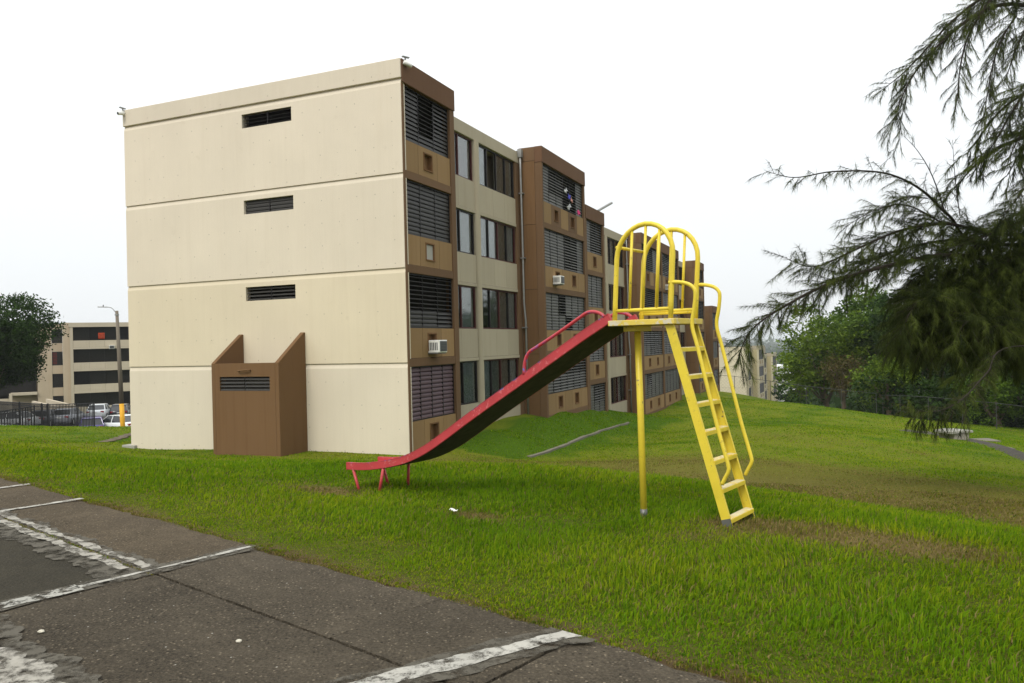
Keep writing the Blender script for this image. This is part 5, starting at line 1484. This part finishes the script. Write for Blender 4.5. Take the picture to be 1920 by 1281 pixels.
# limbs seen in the photograph: long low limb, thin upper limb, arching top limbs, drooping skirts
grow([TR(5.0)] + cp_([(1900, 492, 15.2), (1780, 478, 14.2), (1660, 500, 13.4), (1560, 530, 12.8), (1470, 575, 12.4), (1410, 618, 12.1), (1384, 668, 12.0)]), .055, .006, 3.2, (.40, .95), .15, tuft=12)
grow([TR(5.6)] + cp_([(1880, 440, 15), (1780, 420, 14.4), (1690, 432, 13.8), (1600, 470, 13.2), (1530, 500, 12.9), (1480, 488, 12.7)]), .04, .005, 2.8, (.40, .95), .2, tuft=12)
grow([TR(5.6)] + cp_([(1880, 460, 15.4), (1790, 450, 15), (1700, 465, 14.4), (1620, 495, 13.8), (1560, 535, 13.4)]), .04, .005, 2.6, (.40, .95), .2, tuft=12)
grow([TR(6.0)] + cp_([(1850, 455, 15), (1780, 405, 14.4), (1735, 362, 14), (1690, 335, 13.7), (1640, 322, 13.4), (1560, 322, 13), (1490, 333, 12.8), (1438, 322, 12.7)]), .035, .004, 1.1, (.22, .55), .40, tuft=8, droop=.35)
grow(cp_([(1772, 398, 14.3), (1748, 330, 14.1), (1722, 285, 14), (1695, 255, 13.9)]), .012, .003, .7, (.15, .3), .1, tuft=5, droop=0)
grow(cp_([(1800, 405, 14.4), (1792, 345, 14.3), (1788, 295, 14.2), (1786, 262, 14.2)]), .010, .003, .8, (.15, .3), .1, tuft=5, droop=0)
grow(cp_([(1770, 420, 14.4), (1700, 385, 13.8), (1640, 395, 13.4), (1585, 425, 13.1)]), .018, .004, 2.2, (.3, .7), .0, tuft=9)
grow(cp_([(1740, 372, 14.1), (1700, 370, 13.8), (1660, 385, 13.5), (1630, 410, 13.4)]), .012, .003, 2.0, (.25, .6), .0, tuft=9)
grow([TR(9.8)] + cp_([(1960, 20, 14.2), (1890, 8, 13.6), (1830, 28, 13.2), (1770, 75, 12.9), (1720, 130, 12.7), (1690, 185, 12.6), (1672, 240, 12.5)]), .045, .005, 2.4, (.32, .75), .25, tuft=10, droop=.5)
grow([TR(10.2)] + cp_([(1960, -20, 14.4), (1900, -18, 13.9), (1840, -2, 13.5), (1780, 45, 13.2), (1730, 100, 13), (1690, 140, 12.9), (1655, 168, 12.8)]), .04, .005, 2.0, (.32, .75), .25, tuft=10, droop=.45)
grow([TR(10.6)] + cp_([(1975, -60, 14), (1900, -50, 13.6), (1850, 10, 13.2), (1815, 70, 13), (1800, 130, 12.9), (1795, 190, 12.9)]), .04, .005, 2.0, (.35, .8), .25, tuft=10, droop=.6)
grow(cp_([(1905, 30, 13.7), (1880, 70, 13.4), (1862, 120, 13.3), (1850, 185, 13.2), (1846, 220, 13.2)]), .02, .004, 3.0, (.3, .6), .0, tuft=11, droop=.6)
grow(cp_([(1930, 40, 13.9), (1910, 80, 13.7), (1892, 130, 13.6), (1880, 160, 13.5)]), .02, .004, 2.6, (.3, .6), .0, tuft=11, droop=.6)
grow(cp_([(1700, 180, 12.7), (1690, 225, 12.6), (1684, 270, 12.6), (1668, 298, 12.6)]), .008, .003, 1.5, (.15, .35), .0, tuft=8, droop=.7)
grow([TR(8.6)] + cp_([(1985, 130, 14.4), (1930, 165, 14), (1895, 215, 13.8), (1868, 262, 13.7), (1850, 290, 13.6)]), .04, .005, 2.6, (.35, .75), .2, tuft=11, droop=.4)
grow([TR(8.4)] + cp_([(1985, 180, 14.4), (1940, 205, 14.2), (1915, 250, 14), (1895, 290, 13.9)]), .04, .005, 2.8, (.35, .75), .2, tuft=11, droop=.4)
grow([TR(7.4)] + cp_([(1990, 300, 14.8), (1940, 330, 14.4), (1905, 375, 14.2), (1880, 405, 14)]), .04, .005, 2.6, (.4, .9), .2, tuft=11)
grow([TR(6.6)] + cp_([(1960, 400, 15), (1890, 425, 14.6), (1830, 450, 14.3), (1770, 470, 14.1)]), .04, .005, 3.0, (.45, 1.0), .2, tuft=12)
grow([TR(6.8)] + cp_([(1960, 380, 15), (1910, 400, 14.8), (1860, 430, 14.6), (1820, 470, 14.4)]), .04, .005, 3.0, (.45, 1.0), .2, tuft=12)
skirt = [(1895, 560, 15.4, 1700, 560, 13.6, 1632, 640, 13.2), (1890, 580, 15.6, 1740, 590, 14.2, 1672, 690, 13.8), (1900, 600, 15.5, 1790, 590, 14.0, 1730, 690, 13.7), (1920, 600, 15, 1830, 600, 13.8, 1788, 715, 13.4),
         (1940, 610, 15, 1880, 610, 14.0, 1850, 730, 13.8), (1960, 640, 15.2, 1925, 640, 14.4, 1905, 740, 14.2), (1900, 520, 16.4, 1760, 530, 15.6, 1690, 610, 15.2), (1910, 540, 17, 1800, 560, 16.6, 1740, 660, 16.4),
         (1930, 560, 17.4, 1850, 570, 17, 1800, 680, 16.8), (1960, 560, 17.6, 1900, 590, 17.2, 1870, 700, 17), (1890, 500, 15, 1720, 515, 14.4, 1650, 575, 14.2), (1930, 480, 15, 1850, 520, 14.6, 1800, 600, 14.4), (1960, 470, 15, 1910, 520, 14.6, 1880, 620, 14.4),
         (1880, 540, 15, 1760, 545, 14.4, 1690, 640, 14.0), (1900, 550, 15, 1810, 560, 14.4, 1760, 650, 14.2), (1920, 540, 15, 1860, 560, 14.6, 1830, 650, 14.4), (1940, 550, 15, 1900, 580, 14.8, 1880, 680, 14.6), (1950, 520, 15.6, 1920, 560, 15.2, 1910, 650, 15),
         (1900, 620, 16.2, 1800, 640, 15.8, 1760, 730, 15.6), (1920, 640, 16.2, 1850, 660, 15.8, 1820, 745, 15.6), (1940, 650, 16.4, 1890, 670, 16, 1870, 750, 15.8), (1880, 600, 15.8, 1740, 620, 15.2, 1700, 710, 15)]
for i, (a, b, c, d, e, f, g_, h_, k) in enumerate(skirt):
    h_ = min(h_, 668) - 12; e = min(e, 610); g_ = max(g_, 1688); d = max(d, 1745)
    grow([TR(3.4+.11*i)] + cp_([(a, b, c), (d, e, f), ((d+g_)/2-6, (e+h_)/2-14, (f+k)/2), (g_, h_, k)]), .03, .004, 3.7, (.5, 1.15), .12, (.10, .22), .0075, .5, 11)
grow([TR(3.2)] + cp_([(1900, 650, 13.6), (1850, 700, 11.9), (1800, 752, 10.9), (1750, 772, 10.6), (1700, 764, 10.4)]), .014, .003, 1.1, (.22, .45), .55, tuft=9, droop=.8)
for px, y1 in ((1726, 818), (1762, 822), (1782, 800), (1806, 815), (1740, 805), (1715, 800)):
    grow(cp_([(px+6, 768, 10.7), (px, 785, 10.7), (px-4, y1-14, 10.7)]), .005, .003, 3.0, (.16, .30), 0, tuft=10, droop=1.0)
# the rest of the crown, away from the picture
for i in range(34):
    a = cr.uniform(-1.25, 1.9); h = 2.8+11.6*i/34; L = (6.2-.32*h*.9)*cr.uniform(.8, 1.1)
    b0 = TR(h); d = Vector((math.cos(a), math.sin(a), 0))
    grow([b0, b0+d*L*.35+Vector((0, 0, .5)), b0+d*L*.7+Vector((0, 0, .35)), b0+d*L+Vector((0, 0, -.5))], .07, .01, .8, (.6, 1.3), .15, (.16, .30), .016, .45, 7)
NBa = np.concatenate(NB); NDa = np.concatenate(ND); NLa = np.concatenate(NL); NWa = np.concatenate(NW)
sd = np.cross(NDa, crng.normal(size=NDa.shape)); sd /= np.linalg.norm(sd, axis=1)[:, None]
tip = NBa + NDa*NLa[:, None] - np.c_[np.zeros((len(NLa), 2)), .12*NLa]
V = np.stack([NBa-sd*NWa[:, None]*.5, NBa+sd*NWa[:, None]*.5, tip], 1).reshape(-1, 3) - np.array([CX, CY, CG])
col = np.zeros((len(V), 4)); col[:, 3] = 1; col[:, 0] = np.repeat(np.clip(np.concatenate(NT)*.75+.25*crng.random(len(NLa)), 0, 1), 3)
M['needle'] = leafy('casuarina_needles', (.006, .013, .003), (.100, .128, .023), .28)
np_mesh('crown', V, np.arange(len(V)).reshape(-1, 3), M['needle'], cas, col)
link('trunk', tk.mesh('trunk', True), M['bark_dark'], cas, (-CX, -CY, -CG)); link('branches', wood.mesh('branches'), M['bark_dark'], cas, (-CX, -CY, -CG))
print('needles', len(NLa), 'branch faces', len(wood.f))

# ------------------------------------------------------------------ haze over the plain
hz = MB().box(-9500, 9500, -3500, 9500, -60, 26).build('haze', None); hz.data.materials.clear()
n = N('haze_air'); n.t.nodes.remove(n.t.nodes[0]) if False else None
pv = n.add('ShaderNodeVolumePrincipled'); pv.inputs['Color'].default_value = (.93, .97, 1.0, 1); pv.inputs['Density'].default_value = 0.00020
pv.inputs['Anisotropy'].default_value = 0.0
n.lk(pv.outputs[0], n.out.inputs['Volume']); hz.data.materials.append(n.m)
tag(hz, 'thin pale haze lying over the far plain', 'haze', kind='stuff')
